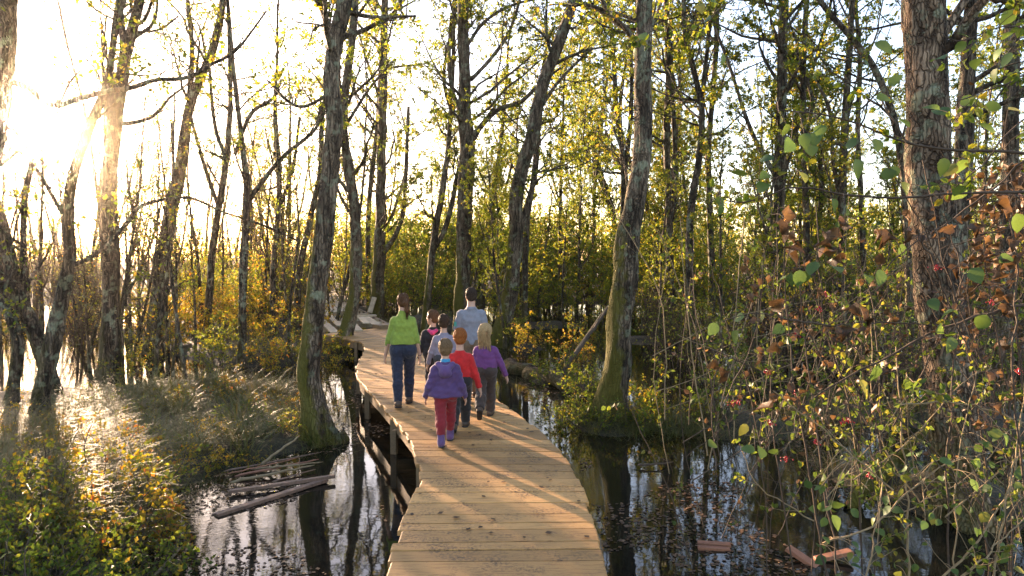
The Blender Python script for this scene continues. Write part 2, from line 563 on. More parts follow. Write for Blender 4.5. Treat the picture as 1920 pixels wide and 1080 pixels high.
bs.inputs['Roughness'].default_value = 0.9
bump(ns, ls, n2.outputs[0], 1.0, 0.04, bs)
tag(obj('ground', np.stack((GX, GY, GZ), -1).reshape(-1, 3), GQ, m), 'dark boggy soil rising from the water as low banks', None, None, 'structure')

m, ns, ls, bs = nodes_mat('dark_water')
geo = ns.new('ShaderNodeNewGeometry')
pos = geo.outputs['Position']
bs.inputs['Base Color'].default_value = (0.010, 0.009, 0.006, 1)
bs.inputs['Roughness'].default_value = 0.03
bs.inputs['IOR'].default_value = 1.333
bs.inputs['Specular IOR Level'].default_value = 0.85
na = noise(ns, ls, mapping(ns, ls, pos, (1.0, 1.7, 1)), 2.4, 3, 0.5, 0.3)
nb = noise(ns, ls, mapping(ns, ls, pos, (1.0, 2.2, 1)), 11, 3, 0.5, 0.5)
pt = noise(ns, ls, pos, 0.35, 2, 0.5)
pr = ramp(ns, [(0.45, (0, 0, 0)), (0.62, (1, 1, 1))]); ls.new(pt.outputs[0], pr.inputs[0])
h = math_n(ns, ls, 'ADD', math_n(ns, ls, 'MULTIPLY', na.outputs[0], 0.55), math_n(ns, ls, 'MULTIPLY', math_n(ns, ls, 'MULTIPLY', nb.outputs[0], pr.outputs[0]), 0.35))
bump(ns, ls, h, 0.07, 0.03, bs)
WV = np.array([(-300, -60, 0), (300, -60, 0), (300, 420, 0), (-300, 420, 0)], float)
tag(obj('water', WV, np.array([[0, 1, 2, 3]]), m, smooth=False), 'still dark swamp water reflecting trunks and pale sky', None, None, 'structure')

# ------------------------------------------------------------------ boardwalk
def prism(top, thick, ch=0.004):
    """top: 4 corners CCW (k,3) local -> chamfered slab"""
    t = np.asarray(top, float); c = t.mean(0)
    k = len(t)
    ins = t + nrm(c - t) * ch * 1.6
    mid = t.copy(); mid[:, 2] -= ch
    bot = t.copy(); bot[:, 2] -= thick
    V = np.concatenate((bot, mid, ins))
    Q = []
    for i in range(k):
        j = (i + 1) % k
        Q += [(i, j, k + j, k + i), (k + i, k + j, 2 * k + j, 2 * k + i)]
    if k == 4:
        Q += [(3, 2, 1, 0), (8, 9, 10, 11)]
    return V, np.array(Q)

def plank_between(name, corners, thick, mat, parent=None, ch=0.004):
    """corners: 4 world points of the top CCW; long axis is corner0->corner1; local x runs along the grain"""
    c = np.asarray(corners, float)
    o = c.mean(0)
    x = nrm((c[1] - c[0]) + (c[2] - c[3]))
    z = nrm(np.cross(c[1] - c[0], c[3] - c[0]))
    y = np.cross(z, x)
    M = np.stack((x, y, z), 1)
    loc = (c - o) @ M
    V, Q = prism(loc, thick, ch)
    ob = obj(name, V, Q, mat, parent, smooth=False)
    ob.matrix_local = Matrix(((*M[0], o[0]), (*M[1], o[1]), (*M[2], o[2]), (0, 0, 0, 1)))
    return ob

def beam(name, a, b, w, h, mat, parent=None, up=(0, 0, 1), ch=0.006):
    """board from a to b: top surface centreline a->b, width w, height h down"""
    a, b = np.asarray(a, float), np.asarray(b, float)
    d = nrm(b - a)
    s = nrm(np.cross(d, np.asarray(up, float))) * w / 2
    return plank_between(name, (a + s, b + s, b - s, a - s), h, mat, parent, ch)

rng = np.random.default_rng(11)
ST = [((-1.22, 1.6), (0.86, 1.6))]
for l, r in [((722, 1080), (1144, 1080)), ((745, 1005), (1123, 1000)), ((791, 893), (1084, 893)), ((776, 846), (1054, 848)), ((762, 815), (1022, 814)),
             ((738, 785), (968, 774)), ((702, 743), (930, 748)), ((669, 708), (900, 722)), ((667, 690), (866, 692)), ((684, 655), (822, 656)), ((679, 642), (796, 632)),
             ((641, 633), (765, 620)), ((606, 626), (733, 612))]:
    ST.append((tuple(ground(*l, DECK_Z)[:2]), tuple(ground(*r, DECK_Z)[:2])))
ST = np.array(ST)
walk = thing('boardwalk', 'curving plank boardwalk of pale sawn wood over the dark water', 'boardwalk', (0, 0, 0))
mid = ST.mean(1)
seg = np.linalg.norm(np.diff(ST, axis=0), axis=2).mean(1)
cum = np.concatenate(([0], np.cumsum(seg)))
def edge_at(s):
    return np.array([np.interp(s, cum, ST[:, e, k]) for e in (0, 1) for k in (0, 1)]).reshape(2, 2)
s = 0.0
while s < cum[-1] - 0.05:
    w = rng.choice([0.14, 0.19, 0.24, 0.27])
    e = min(s + w, cum[-1])
    (l0, r0), (l1, r1) = edge_at(s), edge_at(e - 0.018)
    dl, dr = rng.uniform(-0.02, 0.026, 2)
    z = DECK_Z + rng.uniform(-0.003, 0.003)
    x = nrm(r0 - l0)
    P4 = [(*(l0 - x * dl), z), (*(r0 + x * dr), z), (*(r1 + x * dr), z + rng.uniform(-.002, .002)), (*(l1 - x * dl), z)]
    plank_between('plank', P4, 0.045, PLANK, walk, 0.007)
    s = e
# carrying beams and posts under both edges
def offset_edge(side, inset):
    e = ST[:, side]; o = ST[:, 1 - side]
    return e + nrm(o - e) * inset
for side in (0, 1):
    e = offset_edge(side, 0.10)
    pts = [e[0]] + [e[i] for i in range(1, len(e))]
    for a, b in zip(pts[:-1], pts[1:]):
        d = nrm(b - a)
        beam('side_beam', (*(a - d * 0.0), DECK_Z - 0.05), (*(b - d * 0.004), DECK_Z - 0.05), 0.06, 0.19, FASCIA, walk)
    L = np.concatenate(([0], np.cumsum(np.linalg.norm(np.diff(e, axis=0), axis=1))))
    e2 = offset_edge(side, 0.06)
    for t in np.arange(1.3, L[-1], 2.2):
        p = np.array([np.interp(t, L, e2[:, 0]), np.interp(t, L, e2[:, 1])])
        beam('post', (p[0], p[1], DECK_Z - 0.056), (p[0], p[1], -0.42), 0.09, 0.06, FASCIA, walk, up=(0.3, 1, 0))
for t in np.arange(1.2, cum[-1], 1.75):
    (l, r) = edge_at(t)
    x = nrm(r - l)
    beam('cross_beam', (*(l + x * 0.14), DECK_Z - 0.245), (*(r - x * 0.14), DECK_Z - 0.245), 0.07, 0.15, FASCIA, walk)

# unfinished stretch: bare joists and loose boards, then more decking further back
far = thing('boardwalk', 'far stretch of boardwalk running back between two trunks', 'boardwalk')
G = lambda x, y, z=DECK_Z: ground(x, y, z)
J = [((600, 622), (732, 608)), ((607, 615), (715, 603)), ((612, 607), (708, 597)), ((613, 600), (696, 592)), ((612, 594), (690, 587)), ((612, 588), (678, 583))]
unf = thing('unfinished_deck', 'unfinished stretch of boardwalk with bare joists behind the curve', 'boardwalk')
for a, b in J[1:]:
    beam('joist', G(*a, DECK_Z - 0.06), G(*b, DECK_Z - 0.06), 0.12, 0.14, PALEWOOD, unf)
for a, b in (((607, 628), (608, 581)), ((738, 612), (672, 578))):
    beam('side_beam', G(*a, DECK_Z - 0.212), G(*b, DECK_Z - 0.212), 0.09, 0.2, FASCIA, unf)
LB = [((602, 599), (628, 622), 0.24, 0.03, 'pale loose board lying slanted at the left end of the bare joists'),
      ((613, 586), (640, 610), 0.26, 0.05, 'pale loose board crossing the bare joists beside the thin mossy trunk'),
      ((652, 606), (662, 620), 0.22, 0.02, 'short loose board at the near edge of the joists'),
      ((658, 604), (674, 619), 0.22, 0.045, 'second short loose board right beside the mossy trunk'),
      ((684, 594), (709, 609), 0.3, 0.07, 'wide loose board slanting over the gap behind the woman in green'),
      ((676, 594), (687, 605), 0.2, 0.11, 'narrow upright-lying loose board left of the wide slanting one')]
for i, (a, b, w, dz, lab) in enumerate(LB):
    z = DECK_Z - 0.055 + 0.05 + dz
    o = beam('loose_board', G(*a, z), G(*b, z), w, 0.04, PALEWOOD)
    tag(o, lab, 'board', 'loose boards on the unfinished deck')
beam('edge_board', G(657, 592, DECK_Z + .08), G(705, 590, DECK_Z + .08), 0.2, 0.05, PALEWOOD, unf)
o = beam('timber_box', G(705, 609, DECK_Z + 0.12), G(760, 605, DECK_Z + 0.12), 0.5, 0.3, FASCIA, unf)
FS = [((611, 586), (674, 581)), ((608, 575), (660, 570)), ((606, 562), (652, 559)), ((612, 553), (648, 551)), ((640, 545), (676, 546)), ((668, 538), (695, 541))]
FS = np.array([[ground(*l, DECK_Z)[:2], ground(*r, DECK_Z)[:2]] for l, r in FS])
fcum = np.concatenate(([0], np.cumsum(np.linalg.norm(np.diff(FS.mean(1), axis=0), axis=1))))
s = 0.0
while s < fcum[-1] - 0.05:
    e = min(s + rng.choice([0.24, 0.3, 0.34]), fcum[-1])
    q = [np.array([np.interp(t, fcum, FS[:, k, c]) for c in (0, 1)]) for t in (s, e - 0.01) for k in (0, 1)]
    plank_between('plank', [(*q[0], DECK_Z), (*q[1], DECK_Z), (*q[3], DECK_Z), (*q[2], DECK_Z)], 0.05, PALEWOOD, far)
    s = e
for k in (0, 1):
    for a, b in zip(FS[:-1, k], FS[1:, k]):
        beam('side_beam', (*a, DECK_Z - 0.055), (*b, DECK_Z - 0.055), 0.08, 0.25, FASCIA, far)
side = thing('side_platform', 'small plank platform left of the far boardwalk', 'platform')
for i in range(5):
    a, b = G(560 + i * 5, 574 + i * 1.6), G(573 + i * 5, 567 + i * 1.6)
    beam('plank', a, b, 0.3, 0.05, PALEWOOD, side)
bn = thing('bench', 'low dark plank bench at the far bend of the boardwalk', 'bench')
a, b = ground(668, 541, DECK_Z), ground(694, 541, DECK_Z)
a, b = at(668, 528, a[1]), at(694, 527, b[1])
beam('seat', a, b, 0.5, 0.08, OLDWOOD, bn)
for p in (a * 0.85 + b * 0.15, a * 0.15 + b * 0.85):
    beam('leg', p - (0, 0, 0.083), (p[0], p[1], DECK_Z), 0.35, 0.1, OLDWOOD, bn, up=(0, 1, 0))

# debris in the water
def board_px(name, a, b, wpx, th, mat, lab, cat='board', group=None, za=0.02, zb=0.02, mossy=False):
    A, B = ground(*a, za), ground(*b, zb)
    w = wpx * (A[1] + B[1]) / 2 / F_PX / 0.62
    return tag(beam(name, A, B, w, th, mat), lab, cat, group)
board_px('floating_board', (405, 963), (612, 897), 8, 0.035, OLDWOOD, 'long weathered board floating across the dark water near the left bank', 'board', None, 0.03, 0.05)
board_px('floating_board', (430, 919), (628, 890), 6, 0.035, OLDWOOD, 'greyish board meeting the longer floating one in a narrow V', 'board', None, 0.06, 0.085)
board_px('floating_board', (1308, 1015), (1370, 1019), 8, 0.03, REDWOOD, 'flat reddish board scrap floating left of the other two', 'board', None, 0.025, 0.03)
board_px('floating_board', (1309, 1024), (1369, 1028), 7, 0.03, REDWOOD, 'reddish board scrap floating just in front of the flat one', 'board', None, 0.03, 0.02)
board_px('floating_board', (1478, 1024), (1535, 1062), 13, 0.035, REDWOOD, 'reddish board end sticking out of the water at lower right', 'board', None, 0.10, 0.0)
board_px('floating_board', (1528, 1046), (1596, 1030), 10, 0.035, REDWOOD, 'short reddish board leaning against the sticking-out board end', 'board', None, 0.03, 0.10)
def stick(name, pts, r, mat, lab, cat='stick', group=None, sides=8, seed=0, endr=0.5):
    p = spline(np.asarray(pts, float), 14)
    q = np.random.default_rng(seed)
    p[1:-1] += q.normal(0, r * 0.25, p[1:-1].shape)
    R = np.linspace(r, r * endr, 14) * q.uniform(0.9, 1.1, 14)
    R[0] *= 0.3; R[-1] *= 0.3
    A = Acc(); A.tube(p, R, sides)
    return tag(link(name, A.mesh(name, mat)), lab, cat, group)
SG = 'broken sticks drifted against the left bank'
for i, (a, b, r, lab) in enumerate([
        ((418, 884), (602, 848), 0.02, 'upper thin stick of the drift pile by the trunk foot'),
        ((440, 893), (598, 861), 0.026, 'straight brown stick in the middle of the drift pile'),
        ((430, 905), (590, 872), 0.03, 'thick pale stick lying lowest over the drift pile'),
        ((510, 903), (592, 880), 0.016, 'short thin stick at the water side of the drift pile'),
        ((425, 889), (560, 858), 0.015, 'long straight reed-thin stick in the drift pile'),
        ((470, 880), (606, 866), 0.022, 'dark wet stick pointing at the trunk foot')]):
    stick('drift_stick', [ground(*a, 0.04), ground((a[0] + b[0]) / 2, (a[1] + b[1]) / 2, 0.07 + 0.012 * i), ground(*b, 0.10)], r * 0.72, [OLDWOOD, REDWOOD, TWIG_PALE][i % 3], lab, 'stick', SG, seed=i)
A0 = ground(487, 872, 0.05); stick('leaning_stick', [A0, at(525, 845, A0[1] + .1), at(563, 816, A0[1] + .2)], 0.022, TWIG_PALE, 'pale stick leaning out of the water against sedge', seed=9)
stick('drift_stick', [ground(285, 1085, 0.02), ground(325, 1042, 0.06), ground(366, 1003, 0.03)], 0.016, TWIG_PALE, 'thin bent stick lying in water by the leafy bank', seed=10)
stick('drift_stick', [ground(1195, 872, 0.04), ground(1230, 870, 0.05), ground(1262, 866, 0.04)], 0.016, TWIG, 'thin dark stick floating right of the mossy trunk reflection', seed=12)
a, b, c = ground(940, 682, 0.10), ground(1010, 704, 0.10), ground(1098, 742, 0.02)
LOG = bark_mat('log_bark', (0.06, 0.038, 0.022), (0.24, 0.15, 0.09), moss=0.4, moss_h=0.6)
stick('fallen_log', [a, b, c], 0.19, LOG, 'thick fallen log lying in water right of the girl in purple', 'log', None, 14, 3, 0.75)
a = ground(1042, 718, 0.0); stick('dead_pole', [a, at(1075, 668, a[1] + .3), at(1110, 620, a[1] + .8), at(1142, 574, a[1] + 1.2)], 0.055, TWIG, 'dead grey pole leaning up from the log towards the mossy trunk', 'pole', seed=4)
a = ground(1048, 712, 0.0); stick('dead_pole', [a, at(1092, 640, a[1] + .4), at(1140, 572, a[1] + 1.0)], 0.03, TWIG_PALE, 'thin pale pole propped along the dead grey one', 'pole', seed=5)
a = ground(1585, 950, 0.02); stick('mossy_limb', [a, at(1650, 895, a[1] + .1), at(1700, 850, a[1] + .2), at(1745, 800, a[1] + .3)], 0.09, BARK, 'mossy crooked limb leaning against the big plated trunk', 'limb', seed=6)
# ------------------------------------------------------------------ trees
def bark_tube(rng, P, R, sides, lump=0.09, root=None):
    n = len(P)
    a = np.linspace(0, 2 * np.pi, sides, endpoint=False)
    L = np.concatenate(([0], np.cumsum(np.linalg.norm(np.diff(P, axis=0), axis=1))))
    K = np.ones((n, sides))
    for k in range(5):
        fr = rng.integers(1, 6); fz = rng.uniform(0.6, 5); ph = rng.uniform(0, 6.28, 2)
        K += lump * rng.uniform(0.3, 0.8) * np.sin(fr * a[None] + ph[0] + 1.5 * np.sin(fz * L[:, None] + ph[1]))
    if root is not None:
        K += root[:, None] * (0.32 * np.cos(5 * a[None] + rng.uniform(0, 6)) + 0.18 * np.cos(3 * a[None] + rng.uniform(0, 6)))
    K += rng.normal(0, lump * 0.28, K.shape)
    return tubes(P[None], (R[:, None] * K)[None], sides)

def crown_on(rng, acc, leaf_acc, P, R, n_limb, t0, lim_len, leaf_n, leaf_size, up=0.25, ang=1.0, k2=5, k3=5, six=False, droop=0.3):
    """limbs sprout from trunk P (n,3); returns nothing"""
    b, d, _, r = sprout(rng, P[None], R[None], n_limb, t0, 1.0, ang, 1.0, 0.42)
    L = lim_len * rng.uniform(0.55, 1.25, len(b))
    r = np.clip(r, 0.012, 0.06)
    P1, R1 = grow(rng, b, d, L, r, 9, 0.16, (0, 0, up * 0.3), 0.22)
    acc.tube(P1, R1, 5)
    b, d, L, r = sprout(rng, P1, R1, k2, 0.15, 1.0, 0.8, 0.42, 0.5)
    P2, R2 = grow(rng, b, d, L, np.maximum(r, 0.005), 5, 0.18, (0, 0, 0.03), 0.3)
    acc.tube(P2, R2, 3)
    b, d, L, r = sprout(rng, P2, R2, k3, 0.15, 1.0, 0.8, 0.5, 0.6)
    P3, R3 = grow(rng, b, d, np.maximum(L, 0.15), np.full(len(b), 0.0035), 3, 0.2, (0, 0, -0.02), 0.5)
    acc.tube(P3, R3, 3)
    if leaf_n:
        n = int(leaf_n)
        # leaves gather on some sprays and leave others bare
        keep = rng.permutation(len(P3))[:max(4, int(len(P3) * 0.8))]
        p, dd = along(rng, P3[keep], n)
        leaf_acc.add(*leaves(rng, p, dd, leaf_size, droop, six=six))

def px_path(pts, Y, drift=0.0):
    """[(px,py,width_px)] -> world points + radii at depth Y, drifting in depth"""
    n = len(pts)
    P = [at(p[0], p[1], Y + drift * i / max(1, n - 1)) for i, p in enumerate(pts)]
    R = [p[2] / 2 * (Y + drift * i / max(1, n - 1)) / F_PX for i, p in enumerate(pts)]
    return np.array(P), np.array(R)

def hero(name, label, pts, Y, limbs=(), mat=None, leaf=None, n_limb=12, t0=0.45, lim_len=2.4, leaf_n=2500, leaf_size=0.075, sides=18, flare=1.2, extend=4.0, seed=1, lump=0.09, drift=0.0, side_limbs=True, cat='tree', up=0.25):
    rng = np.random.default_rng(seed)
    P, R = px_path(pts, Y, drift)
    if extend:
        d = nrm(P[-1] - P[-2]) * 0.6 + np.array((0, 0, 0.5))
        d = nrm(d)
        P = np.concatenate((P, [P[-1] + d * extend * 0.5, P[-1] + d * extend + (0.2, 0, 0)]))
        R = np.concatenate((R, [R[-1] * 0.75, R[-1] * 0.4]))
    # root the trunk below ground or water
    g = hz(P[0, 0], P[0, 1])
    zb = min(g, 0.0) - 0.25 if g < 0 else g - 0.15
    if P[0, 2] > zb:
        d = P[0] - P[1]; d = d / max(abs(d[2]), 0.05)
        P = np.concatenate(([np.array((P[0, 0] + d[0] * (P[0, 2] - zb) * 0.5, P[0, 1], zb))], P)); R = np.concatenate(([R[0] * 1.1], R))
    L = np.linalg.norm(np.diff(P, axis=0), axis=1).sum()
    n = int(np.clip(L / (0.11 if Y < 14 else 0.22), 24, 130))
    S = spline(np.concatenate((P, R[:, None]), 1), n)
    P, R = S[:, :3], np.maximum(S[:, 3], 0.012)
    hgt = P[:, 2] - max(g, 0.0)
    R = R * (1 + (flare - 1) * np.exp(-np.maximum(hgt, 0) / 0.35))
    o = P[0].copy()
    A, LA = Acc(), Acc()
    A.add(*bark_tube(rng, P, R, sides, lump, np.exp(-np.maximum(hgt, 0) / 0.22)))
    for lp in limbs:
        if isinstance(lp, dict):
            dr = lp.get('drift', 0.6); lp_pts = lp['p']; Y0 = lp.get('Y', Y)
        else:
            dr, lp_pts, Y0 = 0.5, lp, Y
        lP, lR = px_path(lp_pts, Y0, dr)
        S = spline(np.concatenate((lP, lR[:, None]), 1), max(18, 6 * len(lP)))
        A.add(*bark_tube(rng, S[:, :3], np.maximum(S[:, 3], 0.008), 9, lump))
        if side_limbs:
            crown_on(rng, A, LA, S[:, :3], np.maximum(S[:, 3], 0.01), 5, 0.25, lim_len * 0.55, leaf_n * 0.12, leaf_size, up, 0.9)
    if n_limb:
        crown_on(rng, A, LA, P, R, n_limb, t0, lim_len, leaf_n, leaf_size, up)
    t = thing(name, label, cat, tuple(o))
    V = np.concatenate(A.V) - o
    link('trunk', mesh_data('trunk', V, np.concatenate(A.Q), mat or BARK), t)
    if LA.V:
        V = np.concatenate(LA.V) - o
        c = link('crown', mesh_data('crown', V, np.concatenate(LA.Q), leaf or LEAF_GREEN, False, np.concatenate(LA.R)), t)
    return t

hero('alder_tree', 'mossy grey trunk left of the boardwalk standing at the water edge by drifted sticks', [(602, 838, 58), (586, 760, 44), (578, 700, 41), (584, 640, 38), (590, 580, 37), (602, 480, 36), (611, 400, 33), (621, 290, 31), (628, 220, 30), (620, 140, 28), (630, 70, 28), (648, -20, 26)],
     9.9, [[(630, 90, 14), (612, 40, 12), (590, -20, 10)], [(628, 170, 7), (560, 200, 5), (500, 150, 4)], [(645, 20, 9), (700, 32, 7), (780, 30, 4)]], n_limb=9, t0=0.62, lim_len=2.0, leaf_n=1500, extend=4, seed=3)
hero('alder_tree', 'thin dark leaning trunk behind the mossy one with a mossy foot', [(640, 664, 34), (650, 620, 25), (664, 560, 22), (668, 480, 20), (666, 400, 19), (655, 320, 17), (644, 240, 15), (650, 150, 14), (662, 60, 13), (668, -30, 12)],
     18.9, [[(646, 240, 7), (690, 170, 5), (740, 110, 4)], [(668, 420, 5), (640, 370, 5), (625, 330, 4)]], n_limb=14, t0=0.4, lim_len=2.8, leaf_n=2600, seed=4)
hero('alder_tree', 'straight trunk with cut pale wedge at its foot beside the unfinished boardwalk', [(704, 590, 30), (708, 540, 25), (712, 460, 21), (714, 360, 18), (716, 260, 17), (718, 160, 16), (720, 60, 14), (722, -40, 12)],
     29, [[(716, 478, 11), (742, 440, 9), (757, 390, 8), (762, 300, 7), (766, 200, 6)], [(717, 200, 6), (690, 120, 5), (672, 60, 4)]], n_limb=22, t0=0.3, lim_len=4.2, leaf_n=13000, leaf_size=0.08, seed=5)
hero('alder_tree', 'slim pair of forking trunks behind the boy in the black jacket', [(799, 592, 15), (806, 520, 13), (812, 460, 13), (826, 380, 11), (838, 300, 10), (846, 200, 8), (850, 100, 7)],
     24, [[(812, 470, 10), (838, 420, 10), (858, 330, 9), (868, 290, 7)], [(845, 205, 7), (832, 150, 6), (840, 80, 5)]], n_limb=16, t0=0.35, lim_len=3.4, leaf_n=9500, leaf_size=0.07, seed=6)
hero('alder_tree', 'thick upright trunk right behind the man in grey with pale lichen', [(866, 640, 34), (867, 560, 28), (870, 460, 27), (873, 360, 28), (876, 270, 28), (872, 200, 23), (870, 100, 20), (868, 0, 18), (868, -60, 16)],
     23, [[(888, 262, 10), (905, 235, 9), (935, 205, 8), (975, 192, 7), (1010, 160, 6), (1060, 120, 4)], [(862, 205, 11), (848, 170, 9), (842, 110, 8), (846, 30, 6)], [(882, 150, 8), (920, 110, 7), (955, 60, 6), (975, 0, 5)], [(862, 110, 7), (905, 45, 6), (960, 10, 5), (1020, -5, 4)]], n_limb=20, t0=0.45, lim_len=4.0, leaf_n=13000, leaf_size=0.07, seed=7)
hero('alder_tree', 'crooked trunk bending right above the blond girl with green lichen', [(934, 662, 36), (946, 600, 31), (960, 520, 28), (968, 440, 26), (968, 370, 24), (980, 310, 25), (1000, 250, 25), (1008, 200, 22), (1024, 140, 22), (1048, 80, 20), (1066, 30, 18), (1085, -40, 16)],
     20.5, [[(1012, 205, 7), (1050, 150, 6), (1110, 90, 5)], [(972, 440, 14), (990, 380, 11), (1004, 320, 10), (1010, 250, 9)], [(1080, 5, 9), (1120, 20, 8), (1160, 35, 6), (1190, 42, 5)]], n_limb=12, t0=0.6, lim_len=3.2, leaf_n=8500, leaf_size=0.068, seed=8)
hero('alder_tree', 'large mossy trunk on the grassy hummock right of the boardwalk', [(1142, 806, 60), (1150, 740, 52), (1158, 680, 48), (1162, 600, 46), (1172, 520, 45), (1180, 440, 42), (1192, 370, 38), (1204, 300, 33), (1206, 220, 31), (1206, 120, 30), (1208, 40, 30), (1210, -40, 28)],
     10.9, [[(1202, 42, 8), (1170, 30, 7), (1110, 12, 6), (1080, 0, 5)], [(1182, 425, 6), (1172, 310, 5), (1150, 240, 4)]], n_limb=8, t0=0.65, lim_len=2.2, leaf_n=1400, extend=4, seed=9)
hero('alder_tree', 'huge plated trunk nearest on the right behind berry twigs', [(1806, 985, 84), (1796, 880, 80), (1782, 760, 78), (1768, 640, 76), (1756, 520, 76), (1746, 400, 76), (1740, 280, 74), (1737, 160, 72), (1734, 60, 70), (1732, -40, 68)],
     6.9, [], mat=BARK_PLATE, n_limb=6, t0=0.7, lim_len=2.0, leaf_n=700, extend=3, sides=26, lump=0.075, seed=10, flare=1.2)
hero('alder_tree', 'dark upright trunk in mid distance left of the plated trunk', [(1448, 760, 22), (1452, 640, 19), (1456, 520, 19), (1460, 400, 19), (1463, 300, 20), (1466, 180, 18), (1468, 60, 17), (1470, -40, 16)],
     17, [[(1456, 335, 9), (1410, 250, 8), (1370, 130, 6), (1340, 50, 5)]], mat=BARK_BG, n_limb=14, t0=0.42, lim_len=3.0, leaf_n=8500, leaf_size=0.068, seed=11)
hero('alder_tree', 'trunk behind and right of the plated trunk under dry brown leaves', [(1782, 760, 38), (1792, 560, 34), (1798, 420, 34), (1806, 300, 31), (1812, 180, 26), (1818, 60, 24), (1822, -40, 22)],
     11.5, [], mat=BARK_BG, n_limb=10, t0=0.5, lim_len=2.2, leaf_n=1600, seed=12)
hero('alder_tree', 'reddish trunk at the right frame edge', [(1880, 760, 34), (1884, 560, 30), (1888, 420, 28), (1893, 300, 27), (1896, 160, 24), (1900, 40, 22), (1902, -40, 20)],
     12.5, [], mat=BARK_BG, n_limb=10, t0=0.45, lim_len=2.2, leaf_n=1700, seed=13)
hero('alder_tree', 'long slanting trunk falling rightwards across the upper right thicket', [(1700, 420, 12), (1690, 300, 12), (1672, 210, 12), (1640, 130, 12), (1600, 75, 11), (1560, 30, 10), (1525, -20, 9)],
     15, [], mat=BARK_BG, n_limb=10, t0=0.3, lim_len=2.2, leaf_n=1500, seed=14, extend=2)
hero('alder_tree', 'dark leaning trunk cut by the top left corner with a long sagging limb', [(-95, 640, 46), (-62, 480, 44), (-30, 330, 42), (-8, 220, 40), (4, 120, 38), (10, 20, 36), (14, -50, 34)],
     8.5, [dict(p=[(-4, 145, 13), (50, 163, 12), (80, 188, 12), (108, 198, 11), (150, 185, 10), (200, 172, 9), (245, 165, 9), (292, 150, 8), (350, 146, 7), (395, 122, 6), (445, 92, 5), (500, 20, 3)], drift=0.7),
           dict(p=[(-5, 225, 9), (15, 235, 8), (40, 258, 6)], drift=0.2)], n_limb=6, t0=0.6, lim_len=2.0, leaf_n=900, seed=15, extend=3)
hero('alder_tree', 'sunlit forked trunk just right of the low sun', [(204, 730, 36), (206, 640, 32), (208, 540, 29), (206, 440, 29), (207, 340, 27), (210, 260, 26), (222, 180, 22), (236, 100, 20), (252, 40, 18), (268, -30, 15)],
     15, [[(208, 270, 18), (206, 200, 13), (208, 120, 12), (218, 40, 11), (226, -30, 9)], [(232, 110, 13), (228, 40, 11), (222, -30, 9)], [(258, 60, 5), (300, 55, 4), (335, 30, 3)]], mat=BARK_BG, n_limb=14, t0=0.5, lim_len=2.6, leaf_n=1500, seed=16)
hero('alder_tree', 'tall trunk leaning right in the backlit left scrub', [(292, 600, 28), (300, 520, 24), (314, 440, 23), (328, 370, 22), (340, 300, 20), (352, 220, 17), (375, 150, 15), (400, 90, 14), (418, 0, 12)],
     19, [[(350, 230, 13), (356, 170, 11), (360, 90, 9), (352, 0, 7)], [(330, 380, 5), (326, 320, 5), (322, 230, 4)]], mat=BARK_BG, n_limb=14, t0=0.45, lim_len=2.6, leaf_n=1500, seed=17)
hero('alder_tree', 'dark trunk beside the sun with long low limb reaching right', [(62, 860, 34), (78, 740, 30), (100, 640, 26), (116, 560, 22), (130, 480, 20), (128, 410, 19), (134, 340, 18), (160, 260, 16), (182, 205, 14), (202, 150, 12)],
     10.5, [dict(p=[(134, 500, 9), (165, 485, 8), (200, 462, 8), (232, 425, 8), (262, 388, 7), (310, 374, 5), (360, 372, 5), (420, 398, 4), (500, 425, 4), (560, 452, 3)], drift=1.0),
             dict(p=[(128, 415, 10), (105, 380, 8), (80, 335, 7), (62, 310, 6)], drift=-.3)], mat=BARK_BG, n_limb=9, t0=0.6, lim_len=1.6, leaf_n=700, seed=18, extend=2)
hero('alder_tree', 'tilted trunk at the left frame edge running down towards the sun reflection', [(92, 700, 26), (60, 610, 26), (30, 540, 24), (8, 440, 22), (-16, 360, 20), (-50, 240, 18)],
     12.5, [[(52, 590, 13), (44, 480, 12), (46, 380, 11), (60, 300, 9)]], mat=BARK_BG, n_limb=8, t0=0.3, lim_len=1.8, leaf_n=700, seed=19, extend=2)
hero('alder_tree', 'thin curved trunk at left edge beside glittering water', [(14, 800, 22), (28, 700, 20), (34, 640, 20), (18, 590, 18), (-10, 540, 18), (-40, 470, 16)],
     11.8, [], mat=BARK_BG, n_limb=6, t0=0.3, lim_len=1.5, leaf_n=300, seed=20, extend=2)
hero('alder_tree', 'trunk with a strong limb sweeping up right in the left thicket', [(452, 720, 16), (454, 640, 14), (455, 560, 14), (458, 470, 14), (462, 400, 13), (462, 340, 12), (452, 250, 9), (440, 150, 8), (430, 40, 7)],
     16.5, [[(464, 380, 8), (500, 330, 8), (535, 290, 8), (570, 262, 7), (595, 235, 6), (602, 190, 5)], [(440, 290, 7), (470, 215, 7), (510, 185, 6), (528, 150, 5)]], mat=BARK_BG, n_limb=14, t0=0.45, lim_len=2.4, leaf_n=1500, seed=21)
hero('alder_sapling', 'thin bent sapling standing on the grassy bank', [(352, 748, 9), (346, 700, 8), (338, 640, 7), (326, 560, 6), (318, 480, 6), (312, 420, 5), (318, 340, 4)],
     13.4, [], mat=BARK_BG, n_limb=8, t0=0.5, lim_len=1.2, leaf_n=260, seed=22, extend=0, cat='sapling', sides=8)
